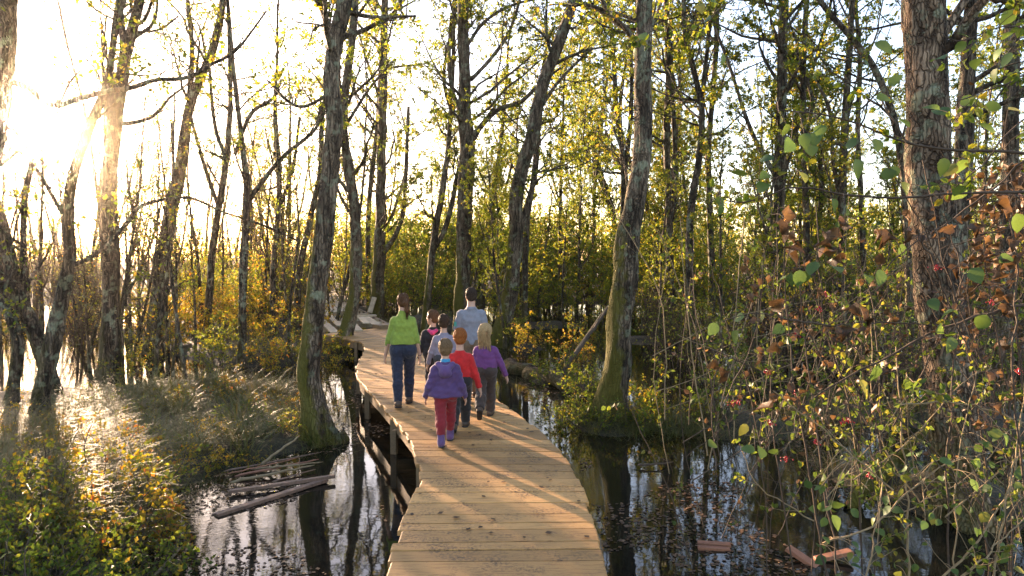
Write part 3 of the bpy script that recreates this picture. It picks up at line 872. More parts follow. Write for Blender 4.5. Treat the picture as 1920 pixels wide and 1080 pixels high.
for i, (lab, pts, Y, nl) in enumerate([
        ('slim double trunk with bright sky behind right of the large mossy trunk', [(1258, 640, 15), (1256, 500, 14), (1254, 380, 13), (1250, 260, 12), (1254, 130, 11), (1250, 0, 9)], 22, [[(1256, 420, 9), (1266, 320, 9), (1262, 200, 8), (1258, 80, 6)]]),
        ('slender forked trunk with long steep arms beyond the mossy trunk', [(1166, 560, 15), (1168, 460, 14), (1170, 380, 13), (1168, 300, 11), (1156, 200, 9), (1150, 100, 8), (1140, 0, 7)], 26, [[(1170, 330, 10), (1182, 230, 9), (1184, 140, 7), (1180, 40, 5)]]),
        ('wavy trunk under the overhanging leaves at centre right', [(1294, 640, 15), (1292, 500, 14), (1296, 390, 14), (1310, 300, 12), (1316, 210, 11), (1300, 130, 10), (1284, 60, 9), (1282, -20, 8)], 19, [[(1314, 230, 9), (1322, 130, 8), (1332, 40, 7)]]),
        ('second slim trunk of the leafy group at centre right', [(1332, 640, 14), (1334, 500, 13), (1330, 390, 12), (1328, 280, 11), (1336, 180, 10), (1344, 60, 9), (1340, -20, 8)], 20, []),
        ('thin dark straight trunk left of the slanting one', [(1512, 700, 13), (1514, 560, 12), (1512, 420, 12), (1508, 290, 11), (1506, 150, 10), (1512, 0, 9)], 18, [[(1510, 260, 7), (1522, 180, 7), (1480, 90, 5)], [(1508, 300, 8), (1530, 250, 8), (1540, 340, 9), (1536, 420, 9)]]),
        ('dark straight trunk between the slanting trunk and the thin pair', [(1574, 700, 15), (1576, 560, 14), (1578, 420, 14), (1582, 280, 13), (1590, 140, 12), (1598, 0, 10)], 17.5, [[(1578, 400, 8), (1562, 300, 7), (1556, 210, 7), (1530, 150, 5)]]),
        ('thin trunk close behind the slanting trunk in the right thicket', [(1622, 720, 11), (1620, 560, 11), (1616, 400, 10), (1608, 250, 9), (1612, 120, 8), (1604, 0, 7)], 19, []),
        ('very thin trunk in the gap above the far hedge', [(1050, 520, 8), (1050, 420, 7), (1052, 320, 6), (1056, 220, 5)], 30, []),
        ('dark thin trunk just behind the crooked trunk', [(984, 640, 13), (984, 540, 12), (988, 420, 11), (1002, 320, 10), (1008, 240, 8)], 25, []),
        ('pair of thin dark trunks between the lichened trunk and the crooked one', [(902, 600, 10), (908, 520, 9), (918, 420, 9), (930, 330, 8), (942, 240, 7), (950, 150, 5)], 27, [[(914, 430, 7), (940, 380, 6), (962, 300, 5)]]),
        ('slender trunk left of the straight trunk at the unfinished deck', [(692, 540, 11), (690, 440, 10), (694, 360, 9), (706, 250, 8), (712, 140, 6)], 33, []),
        ('bushy branched trunk in the brown thicket left of centre', [(390, 640, 14), (392, 560, 14), (400, 460, 13), (412, 380, 12), (424, 300, 11), (432, 200, 9), (430, 80, 7)], 21, [[(424, 300, 8), (402, 230, 7), (392, 120, 5)], [(410, 390, 7), (380, 300, 7), (352, 200, 5)]]),
        ('upright stem in the brown thicket crossed by thin twigs', [(512, 640, 12), (512, 520, 11), (520, 420, 10), (524, 320, 9), (516, 210, 7), (520, 100, 5)], 22, [[(520, 400, 7), (548, 320, 6), (562, 220, 5)]]),
        ('slim trunk left of the mossy grey one with smooth bark', [(558, 620, 13), (560, 520, 12), (584, 400, 11), (600, 320, 9), (604, 230, 8), (612, 150, 6)], 21, [])]):
    hero('slender_alder', lab, pts, Y, nl, mat=BARK_BG, n_limb=15, t0=0.4, lim_len=3.0 if pts[0][0] > 640 else 2.0, leaf_n=8500 if pts[0][0] > 640 else 1800, leaf_size=0.07, sides=10, seed=40 + i, extend=3, lump=0.07)
# pale cut wedge at the foot of the straight trunk
q = ground(690, 585, 0.3)
tag(beam('split_board', at(693, 586, 28.3), at(702, 557, 28.6), 0.2, 0.08, PALEWOOD, up=(0, -1, 0.2)), 'pale split board leaning at the foot of a straight trunk', 'board')

# background trees: prototypes copied
def bg_proto(seed, h, r, leaf_n, leaf, lim=2.6, n_limb=26, t0=0.22, wav=0.05, fork=False, leaf_size=0.10):
    rng = np.random.default_rng(seed)
    A, LA = Acc(), Acc()
    P, R = grow(rng, np.zeros((1, 3)) - (0, 0, 0.4), np.array([[rng.normal(0, 0.06), rng.normal(0, 0.06), 1]]), np.array([h]), np.array([r]), 22, wav, (0, 0, 0.06), 0.18)
    A.add(*bark_tube(rng, P[0], R[0] * (1 + 0.5 * np.exp(-np.arange(23) / 1.2)), 8, 0.06))
    crown_on(rng, A, LA, P[0], R[0], n_limb, t0, lim, leaf_n, leaf_size, 0.5, 0.75, 5, 4)
    if fork:
        b, d, _, rr = sprout(rng, P, R, 1, 0.2, 0.4, 0.35, 1, 0.8, 0.1)
        P2, R2 = grow(rng, b, d, np.array([h * 0.6]), rr, 14, wav, (0, 0, 0.08), 0.2)
        A.add(*bark_tube(rng, P2[0], R2[0], 7, 0.06))
        crown_on(rng, A, LA, P2[0], R2[0], n_limb // 2, 0.2, lim * 0.8, leaf_n // 3, leaf_size, 0.5, 0.75, 5, 4)
    t = thing('slender_tree', 'x', 'tree')
    link('trunk', A.mesh('trunk', BARK_BG), t)
    if LA.V: link('crown', LA.mesh('crown', leaf, False), t)
    return t
PR_G = [bg_proto(100 + i, 13 + i % 3 * 2, 0.10 + 0.02 * (i % 3), 11000, LEAF_GREEN, leaf_size=0.085, fork=i % 2 == 0, wav=0.04 + 0.02 * (i % 3)) for i in range(5)]
PR_Y = [bg_proto(120 + i, 11 + i * 2, 0.10, 1300, LEAF_MIX, lim=2.0, fork=i % 2 == 1, n_limb=24) for i in range(3)]
PR_B = [bg_proto(130 + i, 10 + 2 * i, 0.085, 260, LEAF_MIX, lim=1.9, n_limb=26, t0=0.12, fork=i == 1) for i in range(3)]
index_kids()
DECKC = np.concatenate((mid, FS.mean(1)))
def clear_deck(x, y, d):
    return np.min(np.hypot(DECKC[:, 0] - x, DECKC[:, 1] - y)) > d
used_proto = set()
SH = (-SUN_DIR.x / math.hypot(SUN_DIR.x, SUN_DIR.y), -SUN_DIR.y / math.hypot(SUN_DIR.x, SUN_DIR.y))     # ground direction of the shadows
def place(protos, i, loc, rz, sc, label, group):
    p = protos[i % len(protos)]
    if p.name not in used_proto:
        used_proto.add(p.name)
        p.location = loc; p.rotation_euler = (0, 0, rz); p.scale = (sc, sc, sc)
        p['label'] = label; p['group'] = group; p['auto'] = 1
        return p
    c = copy_tree(p, loc, rz, sc, label, group); c['auto'] = 1
    return c
rng = np.random.default_rng(5)
def scatter(n, pxr, Yr, protos, label, group, sc=(0.8, 1.2), mind=1.5, deck=2.2, sunny=0.0):
    pts = []; tries = 0
    while len(pts) < n and tries < n * 60:
        tries += 1
        Y = Yr[0] + (Yr[1] - Yr[0]) * rng.uniform()
        px = rng.uniform(*pxr)
        x = (px - 960) / F_PX * Y
        if not clear_deck(x, Y, deck) or any((x - a) ** 2 + (Y - b) ** 2 < mind ** 2 for a, b in pts): continue
        if sunny and 2.5 < -x * SH[1] + Y * SH[0] < 6.2 and rng.uniform() < sunny: continue
        if sunny and 6.2 <= -x * SH[1] + Y * SH[0] < 9.0 and rng.uniform() < sunny * 0.7: continue
        pts.append((x, Y))
        z = max(hz(x, Y), -0.15) 
        place(protos, rng.integers(0, 99), (x, Y, z), rng.uniform(0, 6.28), rng.uniform(*sc), label, group)
    return pts
g = 'background trees of the swamp wood'
scatter(20, (640, 1290), (30, 62), PR_G, 'slender leafy tree', g, (0.75, 1.25))
scatter(12, (860, 1300), (20, 32), PR_G, 'short leafy tree', g, (0.38, 0.55), 1.5)
scatter(22, (1230, 1930), (18, 55), PR_G, 'tall leafy tree', g, (0.7, 1.15))
scatter(16, (1230, 1930), (14, 24), PR_G, 'young leafy tree', g, (0.3, 0.5), 1.2)
scatter(26, (330, 650), (22, 55), PR_Y + PR_B, 'thin half-bare tree', g, (0.7, 1.1), 1.5, 2.2, 0.8)
scatter(40, (-30, 640), (20, 50), PR_B, 'bare thin-stemmed tree', g, (0.6, 1.1), 1.5, 2.2, 0.6)
scatter(30, (140, 640), (14.5, 25), PR_B, 'bare sapling', g, (0.38, 0.62), 0.9, 2.0, 0.93)
# ------------------------------------------------------------------ shrubs, hedge, far wood
def shrub_proto(seed, h, w, stems, leaf_n, leaf, leaf_size, name='shrub', k2=6, stem_mat=None, arch=0.0, six=False, wide=0.62):
    rng = np.random.default_rng(seed)
    A, LA = Acc(), Acc()
    a = rng.uniform(0, 6.28, stems); rr = rng.uniform(0, 0.22, stems) * w
    base = np.stack((np.cos(a) * rr, np.sin(a) * rr, np.full(stems, -0.25)), 1)
    tilt = rng.uniform(0.05, 0.55, stems) * w / h * 1.2
    d = np.stack((np.cos(a) * tilt, np.sin(a) * tilt, np.ones(stems)), 1)
    P1, R1 = grow(rng, base, d, (h + 0.25) * rng.uniform(0.6, 1.05, stems), np.full(stems, 0.012 + 0.004 * h) * rng.uniform(0.6, 1.1, stems), 9, 0.11, (0, 0, 0.02 - arch), 0.25)
    A.tube(P1, R1, 4)
    b, dd, L, r = sprout(rng, P1, R1, k2, 0.2, 1, 0.75, 0.38, 0.5)
    P2, R2 = grow(rng, b, dd, L, np.maximum(r, 0.003), 5, 0.16, (0, 0, 0.02), 0.35)
    A.tube(P2, R2, 3)
    b, dd, L, r = sprout(rng, P2, R2, 4, 0.2, 1, 0.8, 0.45, 0.6)
    P3, R3 = grow(rng, b, dd, np.maximum(L, 0.08), np.full(len(b), 0.0025), 3, 0.2, (0, 0, 0), 0.5)
    A.tube(P3, R3, 3)
    p, dd = along(rng, np.concatenate((P3,)), leaf_n)
    LA.add(*leaves(rng, p, dd, leaf_size, 0.25, six=six, wide=wide))
    t = thing(name, 'x', 'shrub')
    link('stems', A.mesh('stems', stem_mat or TWIG), t)
    link('foliage', LA.mesh('foliage', leaf, False), t)
    return t
S_OR = [shrub_proto(200 + i, 2.2, 1.8, 13, 1500, LEAF_ORANGE, 0.075) for i in range(3)]
S_YG = [shrub_proto(210 + i, 3.0, 2.2, 14, 2300, LEAF_MIX, 0.085) for i in range(3)]
S_GR = [shrub_proto(220 + i, 3.6, 2.6, 15, 2900, LEAF_GREEN, 0.10) for i in range(4)]
S_BR = [shrub_proto(230 + i, 3.6, 1.8, 22, 240, LEAF_MIX, 0.07, name='bare_shrub', k2=8) for i in range(3)]
S_DK = [shrub_proto(240 + i, 2.4, 2.2, 18, 900, LEAF_DARK, 0.07, k2=8) for i in range(3)]
S_LO = [shrub_proto(250 + i, 0.9, 1.4, 17, 1150, LEAF_ORANGE if i != 1 else LEAF_MIX, 0.05 + 0.008 * i, arch=0.05) for i in range(4)]
S_LG = [shrub_proto(260 + i, 0.8, 1.1, 13, 1000, LEAF_GREEN, 0.055, arch=0.05) for i in range(3)]
index_kids()
g = 'shrubs of the swamp undergrowth'
# left: autumn scrub, kept low under the sun
scatter(26, (250, 600), (19, 32), S_OR, 'orange-yellow bush', g, (0.5, 0.9), 1.1, 1.8, 0.5)
scatter(8, (-20, 300), (21, 34), S_OR + S_BR, 'glowing low bush', g, (0.5, 0.9), 1.3)
scatter(30, (-20, 620), (28, 52), S_BR, 'leafless brushy shrub', g, (0.8, 1.4), 1.2, 2.2, 0.7)
scatter(14, (330, 640), (24, 40), S_YG, 'yellowing bush', g, (0.7, 1.1), 1.4, 2.2, 0.8)
scatter(14, (640, 860), (29, 40), S_YG + S_GR, 'yellow-green thicket bush', g, (0.7, 1.1), 1.2, 2.0)
# centre and right: green hedge-like belt
scatter(40, (640, 1300), (36, 54), S_GR, 'tall green hedge bush', g, (1.1, 1.75), 1.6)
scatter(14, (900, 1300), (26, 36), S_YG, 'yellow-green bush', g, (0.7, 1.15), 1.5)
scatter(34, (1200, 1940), (22, 48), S_GR, 'green bush', g, (0.7, 1.25), 1.6)
scatter(18, (1230, 1950), (13, 22), S_DK, 'dark small-leaved shrub', g, (0.55, 0.95), 0.9)
scatter(12, (1230, 1950), (12, 24), S_BR, 'bare twiggy shrub', g, (0.6, 1.0), 0.9)
for i, (px, py, pr, sc, lab) in enumerate([(985, 668, S_OR, 0.55, 'small bright yellow bush standing in water beside the fallen log'), (968, 650, S_YG, 0.5, 'slim yellow-green bush left of the small bright one'),
        (1075, 690, S_OR, 0.5, 'yellow-orange bush behind the leaning dead pole'), (1108, 685, S_YG, 0.5, 'lit bush between the dead pole and the large mossy trunk'),
        (1040, 715, S_LG, 0.9, 'low green plant tuft on the end of the fallen log'), (1100, 745, S_LG, 1.0, 'low leafy tuft at the water left of the mossy trunk'),
        (1075, 790, S_LG, 0.85, 'pale green tuft at the left shore of the hummock'), (1115, 806, S_LG, 0.75, 'leafy tuft in front of the mossy trunk foot'),
        (1195, 795, S_LG, 1.0, 'leafy tuft just right of the mossy trunk foot'), (1270, 790, S_LG, 1.1, 'spreading green tuft on the right part of the hummock'),
        (1350, 800, S_DK, 0.45, 'dark leafy clump beyond the hummock end'), (640, 668, S_LO, 0.7, 'small orange plant around the mossy foot of the thin leaning trunk'),
        (600, 690, S_LO, 0.9, 'orange low bush between the two left trunks'), (560, 690, S_YG, 0.45, 'small yellow bush behind the mossy grey trunk'),
        (500, 700, S_OR, 0.6, 'orange bush at the back of the sedge bank'), (400, 700, S_YG, 0.5, 'yellow-green bush at the back edge of the sedge bank'),
        (250, 715, S_YG, 0.4, 'hazy bush right of the sun reflection')]):
    p = ground(px, py, 0.0)
    place(pr, i, (p[0], p[1], max(hz(p[0], p[1]), -0.05)), rng.uniform(0, 6.28), sc, lab, g).pop('auto', None)
# leafy bank at the lower left: low bushes and bramble
gl = 'low bushes on the near left bank'
for i, (px, py, pr, sc) in enumerate([(30, 830, S_LO, 0.7), (110, 850, S_LO, 0.6), (160, 905, S_LO, 0.9), (235, 915, S_LO, 0.75), (20, 960, S_LO, 0.8), (110, 965, S_LO, 0.75), (190, 975, S_LO, 0.8),
        (250, 960, S_LO, 0.6), (-30, 1040, S_LG, 0.9), (60, 1050, S_LG, 0.8), (150, 1060, S_LG, 0.85), (225, 1050, S_LG, 0.7), (255, 1085, S_LG, 0.6), (300, 870, S_LO, 0.55), (200, 830, S_LO, 0.6), (20, 780, S_LO, 0.7), (100, 1110, S_LG, 0.8), (0, 1130, S_LG, .9), (200, 1130, S_LG, .8)]):
    p = ground(px, py, 0.3)
    place(pr, i + rng.integers(0, 3), (p[0], p[1], hz(p[0], p[1])), rng.uniform(0, 6.28), sc, 'low yellow-lit bush' if pr is S_LO else 'low shaded green bush', gl)

for i, (px, py, sc) in enumerate([(250, 800, .5), (330, 770, .45), (395, 830, .42), (450, 800, .5), (500, 770, .45), (540, 820, .4), (300, 850, .45), (380, 875, .36), (470, 860, .36), (190, 770, .5), (560, 770, .42), (420, 750, .5)]):
    p = ground(px, py, 0.1)
    place(S_LO if i % 3 else S_LG, i, (p[0], p[1], hz(p[0], p[1])), rng.uniform(0, 6.28), sc, 'small weed in the sedge', gl)

# far wood closing the view
rw = np.random.default_rng(77)
A, LA = Acc(), Acc()
n = 420
px = rw.uniform(-150, 2070, n); Yw = rw.uniform(58, 90, n)
x = (px - 960) / F_PX * Yw
h = rw.uniform(5.5, 9.5, n) * np.interp(px, [0, 500, 700, 2000], [0.62, 0.75, 0.95, 1.0])
P, R = grow(rw, np.stack((x, Yw, np.zeros(n)), 1), rw.normal(0, 0.08, (n, 3)) + (0, 0, 1), h, np.full(n, 0.09), 8, 0.06, (0, 0, 0.03), 0.25)
A.tube(P, R, 4)
b, d, L, r = sprout(rw, P, R, 9, 0.15, 1, 0.7, 0.3, 0.5)
P2, R2 = grow(rw, b, d, L, np.maximum(r, 0.015), 4, 0.15, (0, 0, 0.06), 0.4)
A.tube(P2, R2, 3)
keep = topx(P2[:, 0])[0] > 560
pp, dd = along(rw, P2[keep], 42000)
LA.add(*leaves(rw, pp + rw.normal(0, 0.25, pp.shape), dd, 0.26, 0.1))
pp, dd = along(rw, P2[~keep], 5000)
LB_ = Acc(); LB_.add(*leaves(rw, pp + rw.normal(0, 0.2, pp.shape), dd, 0.2, 0.1))
fw = tag(link('far_wood', A.mesh('far_wood', BARK_BG)), 'far line of woodland closing the view behind the swamp', 'wood', None, 'stuff')
tag(link('foliage', LA.mesh('foliage', LEAF_GREEN, False), fw), kind='stuff')
tag(link('foliage', LB_.mesh('foliage', LEAF_ORANGE, False), fw), kind='stuff')

# sedge, grass
def blades(rng, base, L, lean, w, n=5):
    B = len(base)
    az = rng.uniform(0, 6.28, B)
    d = np.stack((np.cos(az) * lean, np.sin(az) * lean, np.ones(B)), 1)
    P = np.zeros((B, n, 3)); P[:, 0] = base
    d = nrm(d)
    for i in range(1, n):
        d = nrm(d + np.stack((np.cos(az), np.sin(az), -np.full(B, 0.9)), 1) * (0.22 * rng.uniform(0.4, 1.6, B))[:, None] * (i / n * 2))
        P[:, i] = P[:, i - 1] + d * (L / (n - 1))[:, None]
    s = np.stack((-np.sin(az), np.cos(az), np.zeros(B)), 1)
    ww = (w[:, None] * np.linspace(1, 0.12, n)[None])[..., None] / 2
    V = np.stack((P - s[:, None] * ww, P + s[:, None] * ww), 2).reshape(-1, 3)
    b = np.arange(B)[:, None] * (2 * n); i = np.arange(n - 1)[None] * 2
    Q = np.stack((b + i, b + i + 1, b + i + 3, b + i + 2), -1).reshape(-1, 4)
    return V, Q, np.repeat(rng.uniform(0, 1, B), n - 1)
def grass_patch(name, label, poly_px, n, L, lean, w, zmin, seed, tuft=0.35, mat=None, bias=0.0):
    rng = np.random.default_rng(seed)
    poly = np.array([ground(*p)[:2] for p in poly_px])
    lo, hi = poly.min(0), poly.max(0)
    nt = max(8, n // 70)
    c = rng.uniform(lo, hi, (nt * 8, 2))
    c = c[poly_sdf(c[:, 0], c[:, 1], poly) < 0][:nt]
    ti = rng.integers(0, len(c), n)
    q = c[ti] + rng.normal(0, tuft * 0.5, (n, 2)) * rng.uniform(0.4, 1.4, len(c))[ti][:, None]
    tl, tb = rng.uniform(0.55, 1.35, len(c))[ti], rng.uniform(-0.3, 0.3, len(c))[ti]
    z = height(q[:, 0], q[:, 1])
    ok = z > zmin
    q, z, tl, tb = q[ok], z[ok], tl[ok], tb[ok]
    A = Acc()
    V, Q, r = blades(rng, np.column_stack((q, z - 0.03)), L * tl * rng.uniform(0.5, 1.2, len(q)), lean * rng.uniform(0.3, 1.8, len(q)), w * rng.uniform(0.6, 1.3, len(q)))
    A.add(V, Q, np.clip(r * 0.6 + 0.2 + np.repeat(tb, len(r) // len(q)) + bias, 0, 1))
    return tag(link(name, A.mesh(name, mat or GRASS, False)), label, 'grass', None, 'stuff')
grass_patch('sedge', 'long drooping sedge on the left bank between trunk and sun reflection', [(180, 745), (520, 735), (600, 800), (600, 850), (430, 885), (300, 905), (150, 900), (60, 800)], 10000, 0.66, 0.8, 0.015, -0.25, 1, 0.2)
grass_patch('grass', 'mixed dry grass among the low bushes of the near left bank', [(-80, 800), (250, 880), (275, 960), (262, 1090), (-200, 1120)], 14000, 0.85, 0.7, 0.010, -0.1, 2, bias=0.2)
grass_patch('grass', 'fresh grass tufts on the hummock around the large mossy trunk', [(1060, 770), (1330, 770), (1330, 815), (1180, 835), (1070, 815)], 5000, 0.42, 0.8, 0.010, -0.2, 3)
grass_patch('grass', 'rough grass on scattered hummocks of the right swamp', [(1300, 760), (1920, 720), (1950, 990), (1500, 960), (1300, 830)], 5000, 0.5, 0.6, 0.009, -0.12, 4, bias=0.1)
grass_patch('grass', 'grass and weeds on the ground behind the far boardwalk', [(480, 600), (900, 600), (900, 640), (760, 640), (700, 600), (560, 690), (330, 690)], 5000, 0.7, 0.5, 0.016, -0.1, 5, 0.5, bias=0.15)
# grass hanging over the water along every bank and hummock
rf = np.random.default_rng(31)
Ls = []
for poly in (BANK, BANK2):
    pl = np.array([np.asarray(p, float) for p in poly])
    for a, b in zip(pl, np.roll(pl, -1, 0)):
        m_ = int(np.linalg.norm(b - a) * 190)
        if m_ > 0 and min(a[1], b[1]) < 24: Ls.append(a + (b - a) * rf.uniform(0, 1, (m_, 1)))
for (x, y, r_, a_) in HUMPS[:12]:
    m_ = int(r_ * 420); th_ = rf.uniform(0, 6.28, m_)
    Ls.append(np.stack((x + np.cos(th_) * r_ * 0.72, y + np.sin(th_) * r_ * 0.72), 1))
q = np.concatenate(Ls); q = q + rf.normal(0, 0.13, q.shape)
q = q[(vnoise(q[:, 0] * 2.2, q[:, 1] * 2.2, 12) > -0.12) & (np.hypot(q[:, 0], q[:, 1]) > 4)]
q = np.array([p for p in q if clear_deck(p[0], p[1], 1.1)])
z = np.maximum(height(q[:, 0], q[:, 1]), -0.12)
A = Acc()
V, Q, r = blades(rf, np.column_stack((q, z - 0.03)), rf.uniform(0.2, 0.55, len(q)), rf.uniform(0.3, 1.3, len(q)), rf.uniform(0.007, 0.013, len(q)))
A.add(V, Q, np.clip(r * 0.8 + 0.1, 0, 1))
tag(link('grass', A.mesh('grass', GRASS, False)), 'ragged grass hanging over the water along the banks', 'grass', None, 'stuff')
# drifting leaves and duckweed on the water, fallen leaves on the planks
rg = np.random.default_rng(9)
def flat_leaves(n, poly_px, z, size, seed, clump=None):
    r = np.random.default_rng(seed)
    poly = np.array([ground(*p, z)[:2] for p in poly_px]); lo, hi = poly.min(0), poly.max(0)
    q = r.uniform(lo, hi, (n * 3, 2))
    q = q[poly_sdf(q[:, 0], q[:, 1], poly) < 0]
    if clump is not None:
        q = q[vnoise(q[:, 0] * 1.6, q[:, 1] * 2.6, clump) > 0.10]
    q = q[:n]; n = len(q)
    a = r.uniform(0, 6.28, n); s = (size * r.uniform(0.5, 1.4, n))[:, None]
    u = np.stack((np.cos(a), np.sin(a), r.normal(0, .12, n)), 1) * s; v = np.stack((-np.sin(a), np.cos(a), r.normal(0, .12, n)), 1) * s * 0.35
    p = np.column_stack((q, np.full(n, z)))
    V = np.stack((p - u / 2, p + v, p + u / 2, p - v), 1).reshape(-1, 3)
    return V, np.arange(4 * n).reshape(n, 4), r.uniform(0, 1, n)
A = Acc(); A.add(*flat_leaves(1000, [(280, 900), (620, 880), (720, 900), (730, 1080), (280, 1080)], 0.006, 0.045, 1, 4)); A.add(*flat_leaves(1200, [(600, 700), (660, 700), (790, 900), (600, 860)], 0.006, 0.05, 2, 5))
A.add(*flat_leaves(2000, [(1080, 840), (1500, 800), (1900, 950), (1900, 1080), (1150, 1080)], 0.006, 0.05, 3, 6)); A.add(*flat_leaves(500, [(950, 650), (1100, 660), (1110, 800), (1000, 800)], 0.006, 0.07, 4, 7))
tag(link('floating_leaves', A.mesh('floating_leaves', LEAF_DRY, False)), 'dry leaves and scum drifting on the water surface', 'leaves', None, 'stuff')
A = Acc()
V, Q, r = flat_leaves(130, [(730, 1075), (1135, 1075), (1080, 900), (1000, 810), (800, 650), (690, 650), (680, 705), (790, 890)], DECK_Z + 0.014, 0.06, 8)
A.add(V, Q, r * 0.5)
tag(link('fallen_leaves', A.mesh('fallen_leaves', LEAF_DRY, False)), 'small dark fallen leaves scattered over the planks', 'leaves', None, 'stuff')
# ------------------------------------------------------------------ near right thicket: twigs, broad leaves, withered leaves, berries
def leaf_shape(seed, curl=0.25, fold=0.25, crumple=0.0, wide=0.78):
    r = np.random.default_rng(seed)
    t = np.array((0.0, 0.16, 0.40, 0.66, 0.88, 1.0))
    w = np.array((0.03, 0.34, 0.50, 0.43, 0.20, 0.0)) * wide
    M = np.stack((np.zeros(6), t, -curl * t ** 2), 1)
    Lf = M + np.stack((-w, -0.02 * t, fold * w), 1); Rt = M + np.stack((w, -0.02 * t, fold * w), 1)
    if crumple:
        Lf[1:-1] += r.normal(0, crumple, (4, 3)); Rt[1:-1] += r.normal(0, crumple, (4, 3)); M[1:] += r.normal(0, crumple * 0.6, (5, 3))
        Lf[:, 2] += 1.3 * crumple * np.array((0, 1, 2, 2, 1, 0)); Rt[:, 2] += 1.6 * crumple * np.array((0, 1, 2, 2, 1, 0))
    V = np.concatenate((M, Lf[1:-1], Rt[1:-1]))                # 0-5 mid, 6-9 left, 10-13 right
    Q = [(1, 0, 6, 6)]
    quads = [(1, 2, 7, 6), (2, 3, 8, 7), (3, 4, 9, 8), (2, 1, 10, 11), (3, 2, 11, 12), (4, 3, 12, 13)]
    tris = [(0, 1, 6), (4, 5, 9), (1, 0, 10), (5, 4, 13)]
    return V, np.array(quads), np.array(tris)
def leaf_data(name, seed, mat, **k):
    V, q, t = leaf_shape(seed, **k)
    rr = np.full(len(q) + len(t), np.random.default_rng(seed).uniform(0.2, 0.8))
    return mesh_data(name, V, [q, t], mat, True, rr)
BROAD = [leaf_data('broad_leaf', i, LEAF_BIG, curl=0.15 + 0.12 * i, fold=0.15 + 0.1 * (i % 3), wide=0.74 + 0.1 * (i % 2)) for i in range(5)]
DRY = [leaf_data('withered_leaf', 20 + i, LEAF_DRY, curl=0.5 + 0.1 * i, fold=0.55, crumple=0.07 + 0.015 * i, wide=0.8) for i in range(6)]
def berry_mesh():
    r = np.random.default_rng(3); A = Acc()
    th = np.linspace(0, np.pi, 5)
    for i in range(11):
        c = np.array((r.normal(0, 0.016), r.normal(0, 0.016), -0.03 + r.normal(0, 0.010)))
        rad_ = 0.0058 * r.uniform(0.85, 1.15)
        P = np.stack((np.zeros(5), np.zeros(5), np.cos(th) * rad_), 1) + c
        A.tube(P, np.maximum(np.sin(th) * rad_, 0.0003), 6)
        A.tube(np.array((np.zeros(3), c * 0.6, c)), np.full(3, 0.0008), 3)
    return A.mesh('berry_cluster', BERRY)
BERRIES = berry_mesh()
rt = np.random.default_rng(21)

class Thicket:
    def __init__(s, name, label, cat, base_px, base_Y, seed):
        s.r = np.random.default_rng(seed)
        b = at(*base_px, base_Y)
        z = min(max(hz(b[0], b[1]), -0.2), b[2])
        s.o = np.array((b[0], b[1], z))
        s.t = thing(name, label, cat, tuple(s.o))
        s.A, s.pts, s.L = Acc(), [], Acc()
    def twig(s, pts, r0, r1=None, Y=4.5, drift=0.0, n=16, wob=0.004, sides=5):
        P = np.array([at(p[0], p[1], Y + drift * i / max(1, len(pts) - 1)) for i, p in enumerate(pts)])
        P = spline(P, n); P[1:-1] += s.r.normal(0, wob, P[1:-1].shape)
        s.A.tube(P - s.o, np.linspace(r0, r1 or r0 * 0.45, n), sides)
        s.pts.append(P)
    def sprigs(s, k=3, length=0.25):
        for P in list(s.pts):
            b, d, L, r = sprout(s.r, P[None], np.full((1, len(P)), 0.005), k, 0.1, 1.0, 0.8, 1.0, 0.6)
            P2, R2 = grow(s.r, b, d, length * s.r.uniform(0.5, 1.6, len(b)), np.full(len(b), 0.003), 5, 0.2, (0, 0, 0.02), 0.4)
            s.A.tube(P2 - s.o, R2, 4)
            s.pts += list(P2)
    def attach(s, p, r=0.0018):
        allp = np.concatenate(s.pts)
        i = np.argmin(((allp - p) ** 2).sum(1)); q = allp[i]
        m = (p + q) / 2 + np.array((0, 0, 0.12 * np.linalg.norm(p - q)))
        s.A.tube(spline(np.array((q, m, p)), 7) - s.o, np.linspace(r * (1 + 2.0 * min(1, np.linalg.norm(p - q))), r, 7), 4)
        return nrm(p - q + 1e-6)
    def leaf(s, data, p, size, d=None, droop=0.5, face=None):
        if d is None: d = s.attach(p)
        y = nrm(d * 0.6 + s.r.normal(0, 0.45, 3) + np.array((0, 0, -droop)))
        up = np.array((0, -0.7, 0.8)) + s.r.normal(0, 0.55, 3) if face is None else np.asarray(face) + s.r.normal(0, 0.3, 3)
        x = nrm(np.cross(y, up)); z = np.cross(x, y)
        o = link('leaf', data[s.r.integers(0, len(data))], s.t)
        M = np.stack((x, y, z), 1) * size * s.r.uniform(0.8, 1.2); q = p - s.o
        o.matrix_local = Matrix(((*M[0], q[0]), (*M[1], q[1]), (*M[2], q[2]), (0, 0, 0, 1)))
        return o
    def berry(s, p, sc=1.0):
        s.attach(p, 0.0016)
        o = link('berry_cluster', BERRIES, s.t, tuple(p - s.o), s.r.uniform(0, 6)); o.scale = (sc, sc, sc)
        o['label'] = 'hanging cluster of red berries'
    def small(s, n, size, mat_kind, name='foliage'):
        P = np.array([p for p in s.pts if len(p) == 6])
        p, d = along(s.r, P, n)
        A = Acc(); A.add(*leaves(s.r, p - s.o, d, size, 0.4, six=True, wide=0.7))
        o = link(name, A.mesh(name, mat_kind, False), s.t); o['kind'] = 'stuff'
    def done(s, mat=None):
        link('stems', s.A.mesh('stems', mat or TWIG), s.t)

